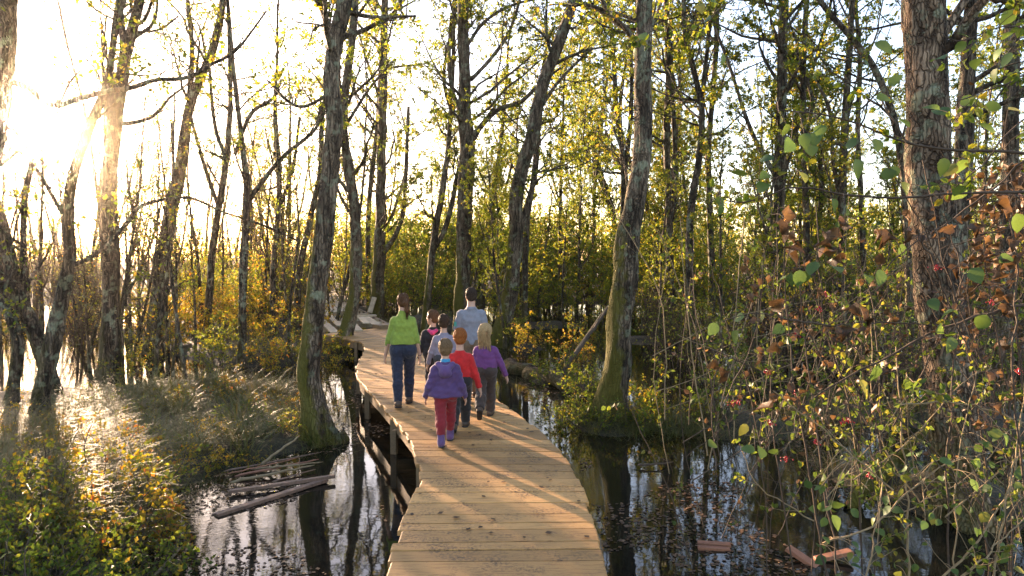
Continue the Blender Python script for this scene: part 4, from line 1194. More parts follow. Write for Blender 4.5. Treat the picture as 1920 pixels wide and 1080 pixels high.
def rand_twigs(T, n, pxr, y0r, lenr, angr, Yr, r0=(0.003, 0.007), bend=30):
    """random twigs: start px, length px, angle (deg from straight up)"""
    for _ in range(n):
        x, y, L = T.r.uniform(*pxr), T.r.uniform(*y0r), T.r.uniform(*lenr)
        a = rad(T.r.uniform(*angr)); Y = T.r.uniform(*Yr)
        ex, ey = x + math.sin(a) * L, y - math.cos(a) * L
        mx, my = (x + ex) / 2 + T.r.normal(0, bend), (y + ey) / 2 + T.r.normal(0, bend * 0.6)
        r = T.r.uniform(*r0)
        T.twig([(x, y), (mx, my), (ex, ey)], r, r * 0.5, Y, T.r.normal(0, 0.4), 14, 0.006)

# 1. overhanging leafy branch entering from the right edge
T = Thicket('overhanging_branch', 'thin branch with broad green leaves reaching in from the upper right edge', 'branch', (1960, 300), 4.3, 1)
T.twig([(1990, 300), (1900, 285), (1800, 282), (1700, 268), (1620, 236), (1540, 215), (1455, 205)], 0.012, 0.004, 4.2, 0.3)
T.twig([(1990, 355), (1900, 360), (1800, 362), (1700, 370), (1600, 366), (1490, 350), (1400, 380), (1345, 370)], 0.011, 0.004, 4.4, 0.2)
T.twig([(1700, 268), (1660, 200), (1630, 160), (1560, 150)], 0.006, 0.003, 4.3, 0.2)
T.twig([(1980, 20), (1900, 6), (1840, -10)], 0.022, 0.018, 4.0)
T.twig([(1990, 120), (1900, 150), (1850, 170), (1790, 190)], 0.006, 0.003, 3.8)
T.twig([(1990, 180), (1900, 240), (1840, 310), (1800, 345)], 0.006, 0.003, 3.9)
T.twig([(1980, 60), (1880, 50), (1800, 75), (1760, 60)], 0.005, 0.003, 3.9)
T.twig([(1400, -20), (1345, 20), (1320, 42), (1290, 10)], 0.005, 0.003, 4.6)
T.twig([(1240, -30), (1215, 60), (1190, 95)], 0.004, 0.002, 5.0)
T.sprigs(4, 0.22)
GL = [(1460, 212), (1474, 232), (1540, 234), (1484, 262), (1535, 247), (1598, 257), (1603, 298), (1642, 184), (1612, 110), (1642, 260), (1685, 222), (1682, 312), (1650, 328), (1706, 345), (1560, 372), (1585, 386), (1368, 366), (1342, 370), (1440, 326), (1352, 384),
      (1400, 330), (1418, 352), (1462, 330), (1500, 322), (1792, 62), (1812, 78), (1800, 196), (1762, 206), (1846, 196), (1870, 128), (1896, 98), (1842, 156), (1880, 90), (1780, 215), (1805, 348), (1792, 306), (1770, 296), (1890, 205), (1910, 130), (1815, 300),
      (1862, 250), (1900, 60), (1310, 8), (1345, 8), (1322, 40), (1355, 100), (1190, 90), (1205, 62), (1640, 80), (1665, 160), (1520, 272), (1426, 300), (1508, 250), (1772, 110), (1830, 110), (1855, 45), (1905, 20), (1915, 250), (1760, 345)]
for q, p in enumerate(GL):
    T.leaf(BROAD, at(p[0], p[1], 4.0 + 0.5 * T.r.uniform()), 0.10 if p[0] > 1380 else 0.075, face=None)
T.small(260, 0.05, LEAF_GREEN)
T.done()

# 2. red-berried shrub with withered leaves left of the plated trunk
T = Thicket('berry_shrub', 'shrub with red berries and withered brown leaves left of the plated trunk', 'shrub', (1560, 1150), 5.2, 2)
for l, r0, Y in [([(1560, 1120), (1520, 900), (1480, 640), (1468, 400)], .009, 5.0), ([(1500, 1120), (1455, 850), (1447, 640), (1460, 380)], .007, 5.3), ([(1620, 1130), (1600, 800), (1545, 600), (1530, 385)], .008, 5.2), ([(1580, 1130), (1530, 800), (1500, 560), (1500, 440)], .008, 4.9),
                 ([(1440, 1100), (1420, 800), (1360, 600), (1330, 480)], .006, 5.6), ([(1640, 1120), (1655, 850), (1640, 600), (1600, 470)], .008, 5.4), ([(1350, 860), (1330, 700), (1302, 560), (1300, 440)], .006, 6.5), ([(1480, 600), (1560, 610), (1640, 604), (1780, 610)], .008, 4.8),
                 ([(1920, 572), (1790, 608), (1660, 668), (1540, 735), (1470, 790)], .012, 4.9), ([(1280, 830), (1400, 770), (1560, 720), (1700, 690)], .005, 5.4), ([(1300, 900), (1440, 820), (1600, 790), (1720, 780)], .005, 5.3), ([(1565, 620), (1600, 650), (1640, 690)], .007, 4.8)]:
    T.twig(l, r0, r0 * 0.5, Y, 0.3, 18, 0.008)
rand_twigs(T, 28, (1290, 1680), (760, 1080), (220, 520), (-35, 35), (5.0, 7.0))
rand_twigs(T, 14, (1280, 1600), (560, 900), (150, 400), (40, 110), (5.0, 6.5), (0.002, 0.005))
T.sprigs(4, 0.24)
for p in [(1500, 506), (1530, 490), (1514, 507), (1484, 512), (1560, 500), (1345, 606), (1396, 594), (1434, 592), (1384, 620), (1400, 795), (1416, 846), (1426, 838), (1458, 842), (1340, 830), (1560, 965), (1690, 480), (1650, 505), (1626, 516), (1612, 696), (1610, 712), (1645, 684), (1658, 678), (1660, 470), (1474, 520), (1470, 612), (1538, 958), (1552, 940)]:
    T.leaf(BROAD, at(p[0], p[1], 4.7 + 0.5 * T.r.uniform()), 0.11)
for p in [(1342, 672), (1356, 690), (1478, 420), (1490, 432), (1496, 450), (1562, 428), (1555, 445), (1548, 462), (1572, 410), (1500, 465), (1690, 400), (1640, 430), (1655, 475), (1672, 440), (1700, 430), (1480, 390), (1585, 480), (1440, 740), (1500, 740), (1470, 560), (1505, 690), (1515, 780), (1528, 700), (1600, 570), (1620, 600), (1580, 610), (1490, 600), (1455, 640)]:
    T.leaf(DRY, at(p[0], p[1], 4.8 + 0.5 * T.r.uniform()), 0.12, droop=1.2)
for _ in range(70):
    T.leaf(DRY, at(T.r.uniform(1400, 1690), T.r.uniform(480, 800), T.r.uniform(4.9, 6.2)), 0.07, droop=1.0)
for p in [(1375, 750), (1437, 690), (1490, 730), (1548, 545), (1537, 573), (1530, 822), (1490, 623), (1630, 885), (1580, 785), (1475, 855), (1590, 782), (1385, 748), (1443, 786)]:
    T.berry(at(p[0], p[1], 4.8 + .3 * T.r.uniform()), 0.9)
T.small(750, 0.05, LEAF_DARK)
T.small(260, 0.05, LEAF_DRY, 'withered_foliage')
T.done()

# 3. withered thicket around the plated trunk at the right edge
T = Thicket('withered_shrub', 'dense tangle of curled brown leaves before the plated trunk at the right edge', 'shrub', (1850, 1150), 5.0, 3)
for l, r0, Y in [([(1850, 1120), (1840, 800), (1790, 560), (1730, 300)], .010, 5.2), ([(1780, 1120), (1780, 800), (1800, 520), (1770, 400)], .008, 5.0), ([(1900, 1120), (1890, 760), (1850, 520), (1840, 380)], .009, 5.3), ([(1930, 1000), (1900, 700), (1905, 500), (1890, 380)], .009, 4.6),
                 ([(1930, 290), (1880, 340), (1800, 400), (1700, 470), (1640, 520)], .008, 4.6), ([(1930, 420), (1850, 440), (1760, 470)], .006, 4.8), ([(1720, 430), (1760, 520), (1790, 600), (1830, 700)], .009, 4.8)]:
    T.twig(l, r0, r0 * 0.5, Y, 0.2, 18, 0.008)
rand_twigs(T, 26, (1810, 1930), (650, 1080), (220, 520), (-40, 30), (4.5, 6.2))
rand_twigs(T, 12, (1760, 1930), (420, 800), (150, 400), (50, 120), (4.5, 6.2), (0.002, 0.005))
T.sprigs(5, 0.22)
for _ in range(150):
    T.leaf(DRY, at(T.r.triangular(1765, 1920, 1935), T.r.uniform(310, 520) if T.r.uniform() < .7 else T.r.uniform(520, 800), T.r.uniform(4.6, 5.8)), 0.085, droop=1.0)
for p in [(1800, 500), (1822, 502), (1808, 348), (1790, 582), (1786, 632), (1836, 826), (1760, 610), (1895, 480), (1745, 560), (1905, 400), (1850, 590)]:
    T.leaf(BROAD, at(p[0], p[1], 4.5 + 0.3 * T.r.uniform()), 0.11)
for p in [(1910, 690), (1755, 495), (1860, 560)]:
    T.berry(at(p[0], p[1], 4.6), 0.9)
T.small(260, 0.05, LEAF_DRY, 'withered_foliage')
T.done()

# 4. pale-stemmed leafy shrub in the lower right corner
T = Thicket('leafy_shrub', 'pale-stemmed shrub with small rounded green leaves in the lower right corner', 'shrub', (1750, 1180), 4.9, 4)
for l, r0, Y in [([(1705, 1120), (1700, 950), (1690, 800), (1680, 650)], .009, 5.0), ([(1720, 1120), (1830, 1020), (1900, 900), (1915, 780)], .009, 4.6), ([(1540, 1020), (1640, 985), (1710, 915), (1800, 860), (1900, 840)], .008, 4.8), ([(1760, 1120), (1850, 1040), (1930, 960)], .008, 4.4), ([(1860, 1120), (1880, 960), (1905, 850), (1925, 700)], .008, 4.5),
                 ([(1680, 760), (1780, 755), (1860, 770), (1930, 800)], .007, 4.8), ([(1600, 900), (1700, 830), (1800, 720), (1860, 690)], .006, 5.0), ([(1620, 1110), (1640, 1000), (1650, 900)], .007, 5.0)]:
    T.twig(l, r0, r0 * 0.5, Y, 0.2, 18, 0.006)
rand_twigs(T, 15, (1520, 1930), (900, 1110), (150, 420), (-60, 60), (4.4, 6.0))
T.sprigs(5, 0.2)
for _ in range(110):
    x = T.r.uniform(1520, 1925)
    T.leaf(BROAD, at(x, T.r.uniform(800 + (1925 - x) * 0.2, 1080), T.r.uniform(4.3, 5.4)), T.r.uniform(0.05, 0.085))
T.small(800, 0.045, LEAF_DARK)
T.done(TWIG_PALE)
# leafless stems standing in the water behind
T = Thicket('stem_clump', 'clump of bare thin stems standing in water between the mossy trunk and the berry shrub', 'shrub', (1400, 860), 8.5, 5)
rand_twigs(T, 16, (1240, 1640), (740, 930), (200, 480), (-22, 22), (7.5, 9.5), (0.005, 0.011), 18)
rand_twigs(T, 16, (1220, 1560), (600, 860), (150, 420), (40, 100), (7.5, 9.5), (0.004, 0.008), 25)
T.sprigs(5, 0.35)
T.small(900, 0.06, LEAF_DARK)
T.done(TWIG_PALE)
T = Thicket('stem_clump', 'clump of dark thin stems behind the big plated trunk', 'shrub', (1800, 860), 8.8, 6)
rand_twigs(T, 26, (1580, 1930), (760, 940), (220, 520), (-22, 22), (7.6, 10), (0.005, 0.011), 18)
rand_twigs(T, 16, (1560, 1930), (560, 860), (150, 420), (40, 100), (7.6, 10), (0.004, 0.008), 25)
T.sprigs(5, 0.35)
T.small(1100, 0.06, LEAF_DARK)
T.done()
# ------------------------------------------------------------------ people
def surface_nets(D, org, vox):
    S = D < 0
    nx, ny, nz = D.shape
    acc = np.zeros((nx - 1, ny - 1, nz - 1, 3)); cnt = np.zeros((nx - 1, ny - 1, nz - 1))
    corners = [(i, j, k) for i in (0, 1) for j in (0, 1) for k in (0, 1)]
    def sl(c): return tuple(slice(c[a], D.shape[a] - 1 + c[a]) for a in range(3))
    for a in corners:
        for ax in range(3):
            if a[ax]: continue
            b = list(a); b[ax] = 1; b = tuple(b)
            da, db = D[sl(a)], D[sl(b)]
            m = (da < 0) != (db < 0)
            t = np.where(m, da / np.where(m, da - db, 1), 0)
            for q in range(3):
                v = a[q] + (t if q == ax else 0)
                acc[..., q] += np.where(m, v, 0)
            cnt += m
    act = cnt > 0
    idx = np.full(act.shape, -1); idx[act] = np.arange(act.sum())
    I = np.argwhere(act)
    V = (I + acc[act] / cnt[act][:, None]) * vox + org
    Qs = []
    for ax in range(3):
        u, w = [(1, 2), (2, 0), (0, 1)][ax]
        lo = [slice(1, D.shape[q] - 1) for q in range(3)]; lo[ax] = slice(0, D.shape[ax] - 1)
        hi = list(lo); hi[ax] = slice(1, D.shape[ax])
        s0, s1 = S[tuple(lo)], S[tuple(hi)]
        for flip in (0, 1):
            m = (s0 & ~s1) if not flip else (~s0 & s1)
            c = np.argwhere(m)
            if not len(c): continue
            off = np.ones(3, int); off[ax] = 0
            c = c + off
            eu = np.zeros(3, int); eu[u] = 1; ew = np.zeros(3, int); ew[w] = 1
            g = lambda p: idx[p[:, 0], p[:, 1], p[:, 2]]
            q = np.stack((g(c - eu - ew), g(c - ew), g(c), g(c - eu)), 1)
            Qs.append(q[:, ::-1] if flip else q)
    Q = np.concatenate(Qs)
    return V, Q[(Q >= 0).all(1)]

def sdf_mesh(prims, vox, noise_amp=0.0, fold=0.0, clips=(), seed=0):
    """prims: list of dicts with 'f' (points->d), 'lo','hi','k', optional 'sub'"""
    lo = np.min([p['lo'] for p in prims if not p.get('sub')], 0) - 3 * vox; hi = np.max([p['hi'] for p in prims if not p.get('sub')], 0) + 3 * vox
    n = np.ceil((hi - lo) / vox).astype(int) + 1
    ax = [lo[i] + np.arange(n[i]) * vox for i in range(3)]
    D = np.full(n, 0.2)
    for p in prims:
        k = p.get('k', 0.02)
        a = np.clip(np.floor((p['lo'] - k - 0.012 - lo) / vox).astype(int), 0, n); b = np.clip(np.ceil((p['hi'] + k + 0.012 - lo) / vox).astype(int) + 1, 0, n)
        if (b <= a).any(): continue
        s = tuple(slice(a[i], b[i]) for i in range(3))
        G3 = np.stack(np.meshgrid(*[ax[i][s[i]] for i in range(3)], indexing='ij'), -1)
        d = p['f'](G3)
        if p.get('sub'):
            D[s] = np.maximum(D[s], -d); continue
        o = D[s]
        h = np.clip(0.5 + 0.5 * (o - d) / k, 0, 1)
        D[s] = o * (1 - h) + d * h - k * h * (1 - h)
    if fold or noise_amp or clips:
        G3 = np.stack(np.meshgrid(*ax, indexing='ij'), -1)
        x, y, z = G3[..., 0], G3[..., 1], G3[..., 2]
        if fold:
            r = np.random.default_rng(seed)
            for i in range(4):
                u = r.normal(size=3); u[2] = abs(u[2]) + 0.5; u = u / np.linalg.norm(u) * r.uniform(55, 120)
                D += fold * 0.34 * np.sin(u[0] * x + u[1] * y + u[2] * z + r.uniform(0, 6) + 1.6 * np.sin(13 * x + 9 * z + i))
        for c in clips:
            D = np.maximum(D, c(G3))
    return surface_nets(D, lo, vox)

def rc(a, b, ra, rb, k=0.02, flat=1.0, ca=False, cb=False, ydir=None):
    """tapered capsule; flat<1 squeezes along y; ca/cb cut the ends square"""
    a, b = np.asarray(a, float), np.asarray(b, float)
    sc = np.array((1, flat, 1.0))
    def f(P):
        A, B, X = a / sc, b / sc, P / sc
        d = B - A; L2 = d @ d + 1e-12
        t = np.clip(((X - A) @ d) / L2, 0, 1)
        q = X - A - t[..., None] * d
        dist = (np.sqrt((q ** 2).sum(-1)) - (ra + t * (rb - ra))) * (flat if flat < 1 else 1)
        u = (b - a) / (np.linalg.norm(b - a) + 1e-12)
        if cb: dist = np.maximum(dist, (P - b) @ u)
        if ca: dist = np.maximum(dist, (a - P) @ u)
        return dist
    m = max(ra, rb)
    return dict(f=f, lo=np.minimum(a, b) - m, hi=np.maximum(a, b) + m, k=k)

def el(c, r, k=0.02, rot=None, sub=False):
    c, r = np.asarray(c, float), np.asarray(r, float)
    def f(P):
        X = P - c
        if rot is not None: X = X @ rot
        k0 = np.sqrt(((X / r) ** 2).sum(-1)); k1 = np.sqrt(((X / r ** 2) ** 2).sum(-1)) + 1e-9
        return k0 * (k0 - 1) / k1
    m = r.max()
    return dict(f=f, lo=c - m, hi=c + m, k=k, sub=sub)

def rotz(a):
    c, s = math.cos(a), math.sin(a)
    return np.array(((c, -s, 0), (s, c, 0), (0, 0, 1.0)))

SKIN = plain_mat('skin', (0.50, 0.29, 0.20), 0.5, 0.08, 14, 0.35)
EYEW = plain_mat('eye_white', (0.7, 0.68, 0.64), 0.2, 0.02)
IRIS = plain_mat('iris', (0.05, 0.03, 0.02), 0.15, 0.1)
SOLE = plain_mat('rubber_sole', (0.03, 0.028, 0.026), 0.8, 0.2)

def person(label, foot_px, H, adult, head_yaw=0.0, rz=0.0, legs=((18, 8), (-14, 22)), arms=((-8, 10, 12), (10, 10, 14)), parts=None, female=False, loc=None, group=None, head_tilt=0.0, bulk=1.0):
    """local axes: x right, y the way the person faces, z up. legs: (thigh swing, knee bend) L,R; arms: (swing fwd, abduct, elbow bend) L,R"""
    s = H / 1.7
    hh = H / (7.1 if adult else 5.9)                      # head height
    sw = ((0.090 if female else 0.098) if adult else 0.103) * H - 0.02      # shoulder joint half width
    hw = (0.056 if adult else 0.050) * H
    z_an, z_kn, z_hip = 0.045 * H, 0.272 * H, 0.505 * H
    z_sh = H - hh * 1.42
    z_ne = H - hh * 1.30
    Lt, Ls = z_hip - z_kn, z_kn - z_an
    b = bulk * (1.0 if adult else 1.06)
    J = {}
    for i, (sgn, (a, kn)) in enumerate(zip((-1, 1), legs)):
        a, kn = rad(a), rad(kn)
        hip = np.array((sgn * hw, 0, z_hip))
        knee = hip + Lt * np.array((-sgn * 0.03, math.sin(a), -math.cos(a)))
        an = knee + Ls * np.array((-sgn * 0.02, math.sin(a - kn), -math.cos(a - kn)))
        J['hip', i], J['knee', i], J['ank', i] = hip, knee, an
    # foot pitch: planted feet flat, trailing foot heel lifted
    fl = [0.152 * H * (1.0 if adult else 1.05)] * 2
    low = min(J['ank', 0][2], J['ank', 1][2])
    for i in (0, 1):
        lift = J['ank', i][2] - low
        pitch = min(0.9, lift / (fl[i] * 0.62)) if J['ank', i][1] < 0 else -min(0.3, lift / fl[i] * 0.8)
        J['fd', i] = np.array((0.10 * (-1, 1)[i], math.cos(pitch), -math.sin(pitch)))
    sh_z = {}
    lowest = 1e9
    for i in (0, 1):
        toe = J['ank', i] + J['fd', i] * fl[i] * 0.66
        lowest = min(lowest, J['ank', i][2] - z_an, toe[2] - 0.022 * H)
    dz = np.array((0, 0, -lowest))
    for k_ in list(J):
        if k_[0] != 'fd': J[k_] = J[k_] + dz
    lift = dz[2]
    z_hip += lift; z_sh += lift; z_ne += lift; Ht = H + lift
    sh = [np.array((sgn * sw, 0.0, z_sh - 0.034 * H)) for sgn in (-1, 1)]
    Lu, Lf = 0.172 * H, 0.148 * H
    for i, (sgn, (sf, ab, eb)) in enumerate(zip((-1, 1), arms)):
        sf, ab, eb = rad(sf), rad(ab), rad(eb)
        d = nrm(np.array((sgn * math.sin(ab), math.sin(sf) * math.cos(ab), -math.cos(sf) * math.cos(ab))))
        e = sh[i] + d * Lu
        sf2 = sf + eb; ab2 = ab * 0.75
        d2 = nrm(np.array((sgn * math.sin(ab2), math.sin(sf2) * math.cos(ab2), -math.cos(sf2) * math.cos(ab2))))
        w = e + d2 * Lf
        J['sho', i], J['elb', i], J['wri', i], J['fad', i] = sh[i], e, w, d2
    hc = np.array((0, 0.012 * H, Ht - hh * 0.5))
    Rz = rotz(head_yaw)
    def hp(x, y, z): return hc + Rz @ (np.array((x, y, z)) * hh)
    # ---- body
    def torso(off, k=0.03):
        o = off
        return [rc((-hw * 0.55, 0, z_hip + 0.01 * H), (hw * 0.55, 0, z_hip + 0.01 * H), 0.076 * H * b + o, 0.076 * H * b + o, k, 0.80),
                rc((0, 0, z_hip + 0.03 * H), (0, 0.004, z_hip + 0.12 * H), 0.080 * H * b + o, (0.062 if female else 0.076) * H * b + o, k, 0.74),
                rc((0, 0, z_hip + 0.11 * H), (0, 0, z_sh - 0.10 * H), (0.062 if female else 0.076) * H * b + o, (0.071 if female else 0.084) * H * b + o, k, 0.72),
                rc((-sw * 0.70, -0.004, z_sh - 0.052 * H), (sw * 0.70, -0.004, z_sh - 0.052 * H), 0.036 * H * b + o, 0.036 * H * b + o, k, 1.0),
                rc((-sw * 0.42, -0.010, z_sh - 0.085 * H), (sw * 0.42, -0.010, z_sh - 0.085 * H), 0.050 * H * b + o, 0.050 * H * b + o, k, 1.0),
                rc((0, -0.008, z_ne - 0.005 * H), (-sw * 0.8, -0.002, z_sh - 0.038 * H), 0.028 * H + o * 0.7, 0.024 * H + o, k), rc((0, -0.008, z_ne - 0.005 * H), (sw * 0.8, -0.002, z_sh - 0.038 * H), 0.028 * H + o * 0.7, 0.024 * H + o, k),
                rc((0, -0.01, z_sh - 0.03 * H), (0, 0.0, z_ne + 0.02 * H), 0.048 * H + o * 0.8, 0.034 * H + o * 0.6, k)]
    ra = ((0.0245 if female else 0.028) if adult else 0.0265) * H
    def arm(i, off, r0=1.0, to=1.0, k=0.014, cut=True):
        p = [rc(J['sho', i], J['elb', i], ra * 1.2 * r0 + off, ra * 0.95 * r0 + off * 0.8, k)]
        if to <= 0:
            e = J['sho', i] + (J['elb', i] - J['sho', i]) * (1 + to)
            return [rc(J['sho', i], e, ra * 1.15 * r0 + off, ra * 1.1 * r0 + off, k, cb=True)]
        e = J['elb', i] + (J['wri', i] - J['elb', i]) * to
        p.append(rc(J['elb', i], e, ra * 0.92 * r0 + off, ra * (0.92 - 0.28 * to) * r0 + off, k, cb=cut))
        return p
    def leg(i, off, to=1.0, flare=1.0, k=0.03):
        hip = J['hip', i]
        p = [rc(hip, J['knee', i], 0.056 * H * b + off, 0.038 * H * b + off, k)]
        e = J['knee', i] + (J['ank', i] - J['knee', i]) * to
        m_ = J['knee', i] * 0.65 + e * 0.35 - np.array((0, 0.008 * H, 0))
        p += [rc(J['knee', i], m_, 0.037 * H * b + off, 0.036 * H * b * (0.5 + 0.5 * flare) + off, k), rc(m_, e, 0.036 * H * b * (0.5 + 0.5 * flare) + off, 0.026 * H * b * flare + off, k, cb=True)]
        return p
    P = torso(-0.006)
    hd = [el(hp(0, 0.0, 0.10), np.array((0.325, 0.40, 0.40)) * hh, 0.02, Rz), el(hp(0, 0.10, -0.20), np.array((0.25, 0.27, 0.28)) * hh, 0.03, Rz),
          el(hp(0, 0.40, -0.10), np.array((0.055, 0.085, 0.10)) * hh, 0.02, Rz), el(hp(0, 0.34, -0.30), np.array((0.10, 0.04, 0.025)) * hh, 0.012, Rz), el(hp(0, 0.27, -0.42), np.array((0.11, 0.09, 0.07)) * hh, 0.03, Rz)]
    for sgn in (-1, 1):
        hd.append(el(hp(sgn * 0.33, -0.03, -0.06), np.array((0.035, 0.075, 0.125)) * hh, 0.01, Rz @ rotz(sgn * 0.4)))
        hd.append(el(hp(sgn * 0.135, 0.385, 0.02), np.array((0.065, 0.03, 0.04)) * hh, 0.006, Rz, sub=True))
    P += hd
    P.append(rc((0, -0.004, z_ne - 0.02 * H), hp(0, -0.06, -0.22), 0.036 * H, 0.034 * H, 0.02))
    for i in (0, 1):
        P += arm(i, -0.002, cut=False) + leg(i, -0.004)
        an = J['ank', i]; fd = nrm(J['fd', i])
        P += [rc(an - fd * 0.02 * H - (0, 0, 0.02 * H), an + fd * fl[i] * 0.55 - (0, 0, 0.022 * H), 0.024 * H, 0.018 * H, 0.02)]
        # hand: palm, four bent fingers, thumb
        w, d = J['wri', i], J['fad', i]
        sgn = (-1, 1)[i]
        inn = nrm(np.array((-sgn, 0.15, 0)) - d * (d @ np.array((-sgn, 0.15, 0))))
        fw = nrm(np.cross(d, inn)) * (1 if np.cross(d, inn)[1] > 0 else -1)
        u = H * 0.108 / 0.19
        pl = w + d * 0.085 * u
        P.append(rc(w - d * 0.01, w + d * 0.03 * u, 0.022 * u, 0.024 * u, 0.015))
        for q in (-1.0, -0.33, 0.33, 1.0):
            P.append(rc(w + d * 0.02 * u + fw * q * 0.016 * u, pl + fw * q * 0.028 * u, 0.014 * u, 0.0125 * u, 0.012))
        for q, ln in zip((-1.0, -0.33, 0.33, 1.0), (0.066, 0.078, 0.084, 0.074)):
            k0 = pl + fw * q * 0.031 * u
            k1 = k0 + (d * 0.92 + inn * 0.3 + fw * q * 0.10) * ln * 0.52 * u
            k2 = k1 + (d * 0.72 + inn * 0.65) * ln * 0.5 * u
            P += [rc(k0, k1, 0.0105 * u, 0.0095 * u, 0.003), rc(k1, k2, 0.0095 * u, 0.0075 * u, 0.003)]
        t0 = w + d * 0.03 * u + fw * 0.024 * u
        t1 = t0 + (d * 0.6 + fw * 0.75 + inn * 0.35) * 0.045 * u
        P += [rc(t0, t1, 0.014 * u, 0.012 * u, 0.008), rc(t1, t1 + (d * 0.9 + inn * 0.4 + fw * .15) * 0.036 * u, 0.0115 * u, 0.0085 * u, 0.003)]
    fx = ground(*foot_px, DECK_Z) if loc is None else np.asarray(loc)
    V, Q = sdf_mesh(P, 0.0068)
    root = link('person', mesh_data('person', V, Q, SKIN), None, (fx[0], fx[1], DECK_Z + 0.003), rz)
    tag(root, label, 'person', group or 'family walking along the boardwalk')
    for sgn in (-1, 1):
        e = el(hp(sgn * 0.135, 0.352, 0.02), np.array((0.052, 0.05, 0.05)) * hh, 0.002)
        V, Q = sdf_mesh([e], 0.004)
        eye = link('eye', mesh_data('eye', V, Q, EYEW), root)
        V, Q = sdf_mesh([el(hp(sgn * 0.135, 0.392, 0.02), np.array((0.022, 0.014, 0.022)) * hh, 0.002, Rz)], 0.0025)
        link('iris', mesh_data('iris', V, Q, IRIS), eye)
    ctx = dict(H=H, s=s, hh=hh, sw=sw, hw=hw, z_hip=z_hip, z_sh=z_sh, z_ne=z_ne, Ht=Ht, J=J, torso=torso, arm=arm, leg=leg, hp=hp, Rz=Rz, root=root, fl=fl, b=b)
    parts(ctx)
    return root

def part(ctx, name, prims, mat, vox=0.010, fold=0.0, clips=(), seed=0, label=None, parent=None):
    V, Q = sdf_mesh(prims, vox, 0, fold, clips, seed)
    o = link(name, mesh_data(name, V, Q, mat), parent or ctx['root'])
    if label: o['label'] = label
    return o

def top_garment(c, name, mat, off=0.012, hem=0.0, sleeve=1.0, neck=0.03, fold=0.004, loose=1.0, seed=1, flare=0.0, r0=1.0, label=None):
    H = c['H']
    zh = c['z_hip'] + hem * H
    T = c['torso'](off)[1:]
    T.append(rc((-c['hw'] * (0.55 + flare), 0, zh + 0.02), (c['hw'] * (0.55 + flare), 0, zh + 0.02), 0.078 * H * c['b'] + off * 1.05 + flare * 0.012, 0.078 * H * c['b'] + off * 1.05 + flare * 0.012, 0.03, 0.82 + 0.22 * flare))
    T.append(rc((-c['hw'] * 0.55, 0, zh + 0.07 * H), (c['hw'] * 0.55, 0, zh + 0.07 * H), 0.076 * H * c['b'] + off + flare * 0.008, 0.076 * H * c['b'] + off + flare * 0.008, 0.03, 0.80))
    zn = c['z_ne'] + neck * H
    clips = [lambda P: zh + 0.012 * np.sin(P[..., 0] * 23 + seed) * 0.5 - P[..., 2]]
    V = T
    for i in (0, 1):
        V = V + c['arm'](i, off * 0.85, r0, sleeve)
    # trim at the neck only near the neck axis
    clips.append(lambda P: np.where(np.hypot(P[..., 0], P[..., 1]) < 0.085 * H, P[..., 2] - zn, -1))
    # keep the hem clip off the sleeves and hands
    base = clips[0]
    arms_d = []
    for i in (0, 1):
        a, b_ = c['J']['elb', i], c['J']['wri', i]
        arms_d.append(rc(a, b_, 0.07 * H, 0.06 * H))
    def hemclip(P):
        d = base(P)
        far = np.abs(P[..., 0]) > c['hw'] * 1.0 + 0.088 * H * c['b'] + flare * .05
        return np.where(far, -1, d)
    clips[0] = hemclip
    return part(c, name, V, mat, 0.008, fold * 0.6, clips, seed, label)

def trousers(c, mat, off=0.010, to=0.97, flare=1.0, fold=0.004, seed=3, name='trousers', waist=0.085):
    H = c['H']
    T = [c['torso'](off * 0.7)[0], c['torso'](off * 0.7)[1]]
    for i in (0, 1):
        T += c['leg'](i, off, to, flare)
        T.append(el(c['J']['hip', i] + np.array((0, -0.022 * H, -0.005 * H)), np.array((0.056, 0.062, 0.062)) * H * c['b'] + off * .6, 0.03))
    zw = c['z_hip'] + waist * H
    return part(c, name, T, mat, 0.0085, fold * 0.7, [lambda P: P[..., 2] - zw], seed)

def shoes(c, mat, boot=0.0, name='shoe', label=None):
    H = c['H']
    for i in (0, 1):
        an, fd = c['J']['ank', i], nrm(c['J']['fd', i])
        up = nrm(np.array((0, 0, 1.0)) - fd * fd[2])
        heel, toe = an - fd * 0.022 * H, an + fd * c['fl'][i] * 0.62
        sole_d = 0.043 * H
        def cl(P, an=an, up=up, d=sole_d): return (an - P) @ up - d
        pr = [rc(heel - up * 0.012 * H, toe - up * 0.026 * H, 0.031 * H, 0.024 * H, 0.015), rc(an - up * 0.01 * H, an + fd * 0.03 * H - up * 0.01 * H, 0.032 * H, 0.03 * H, 0.02), rc(an, an + up * 0.018 * H, 0.03 * H, 0.031 * H, 0.01, cb=True)]
        if boot: 
            kd = nrm(c['J']['knee', i] - an)
            pr.append(rc(an, an + kd * boot * H, 0.033 * H, 0.038 * H, 0.02, cb=True))
        so = part(c, name, pr, mat, 0.0075, 0.0015, [cl], i, label)
        part(c, 'sole', [rc(heel - up * 0.034 * H, toe - up * 0.034 * H, 0.033 * H, 0.027 * H, 0.01)], SOLE, 0.007, 0, [lambda P, an=an, up=up, H=H: np.maximum((P - an) @ up + 0.034 * H, (an - P) @ up - 0.0445 * H)], 0, None, so)

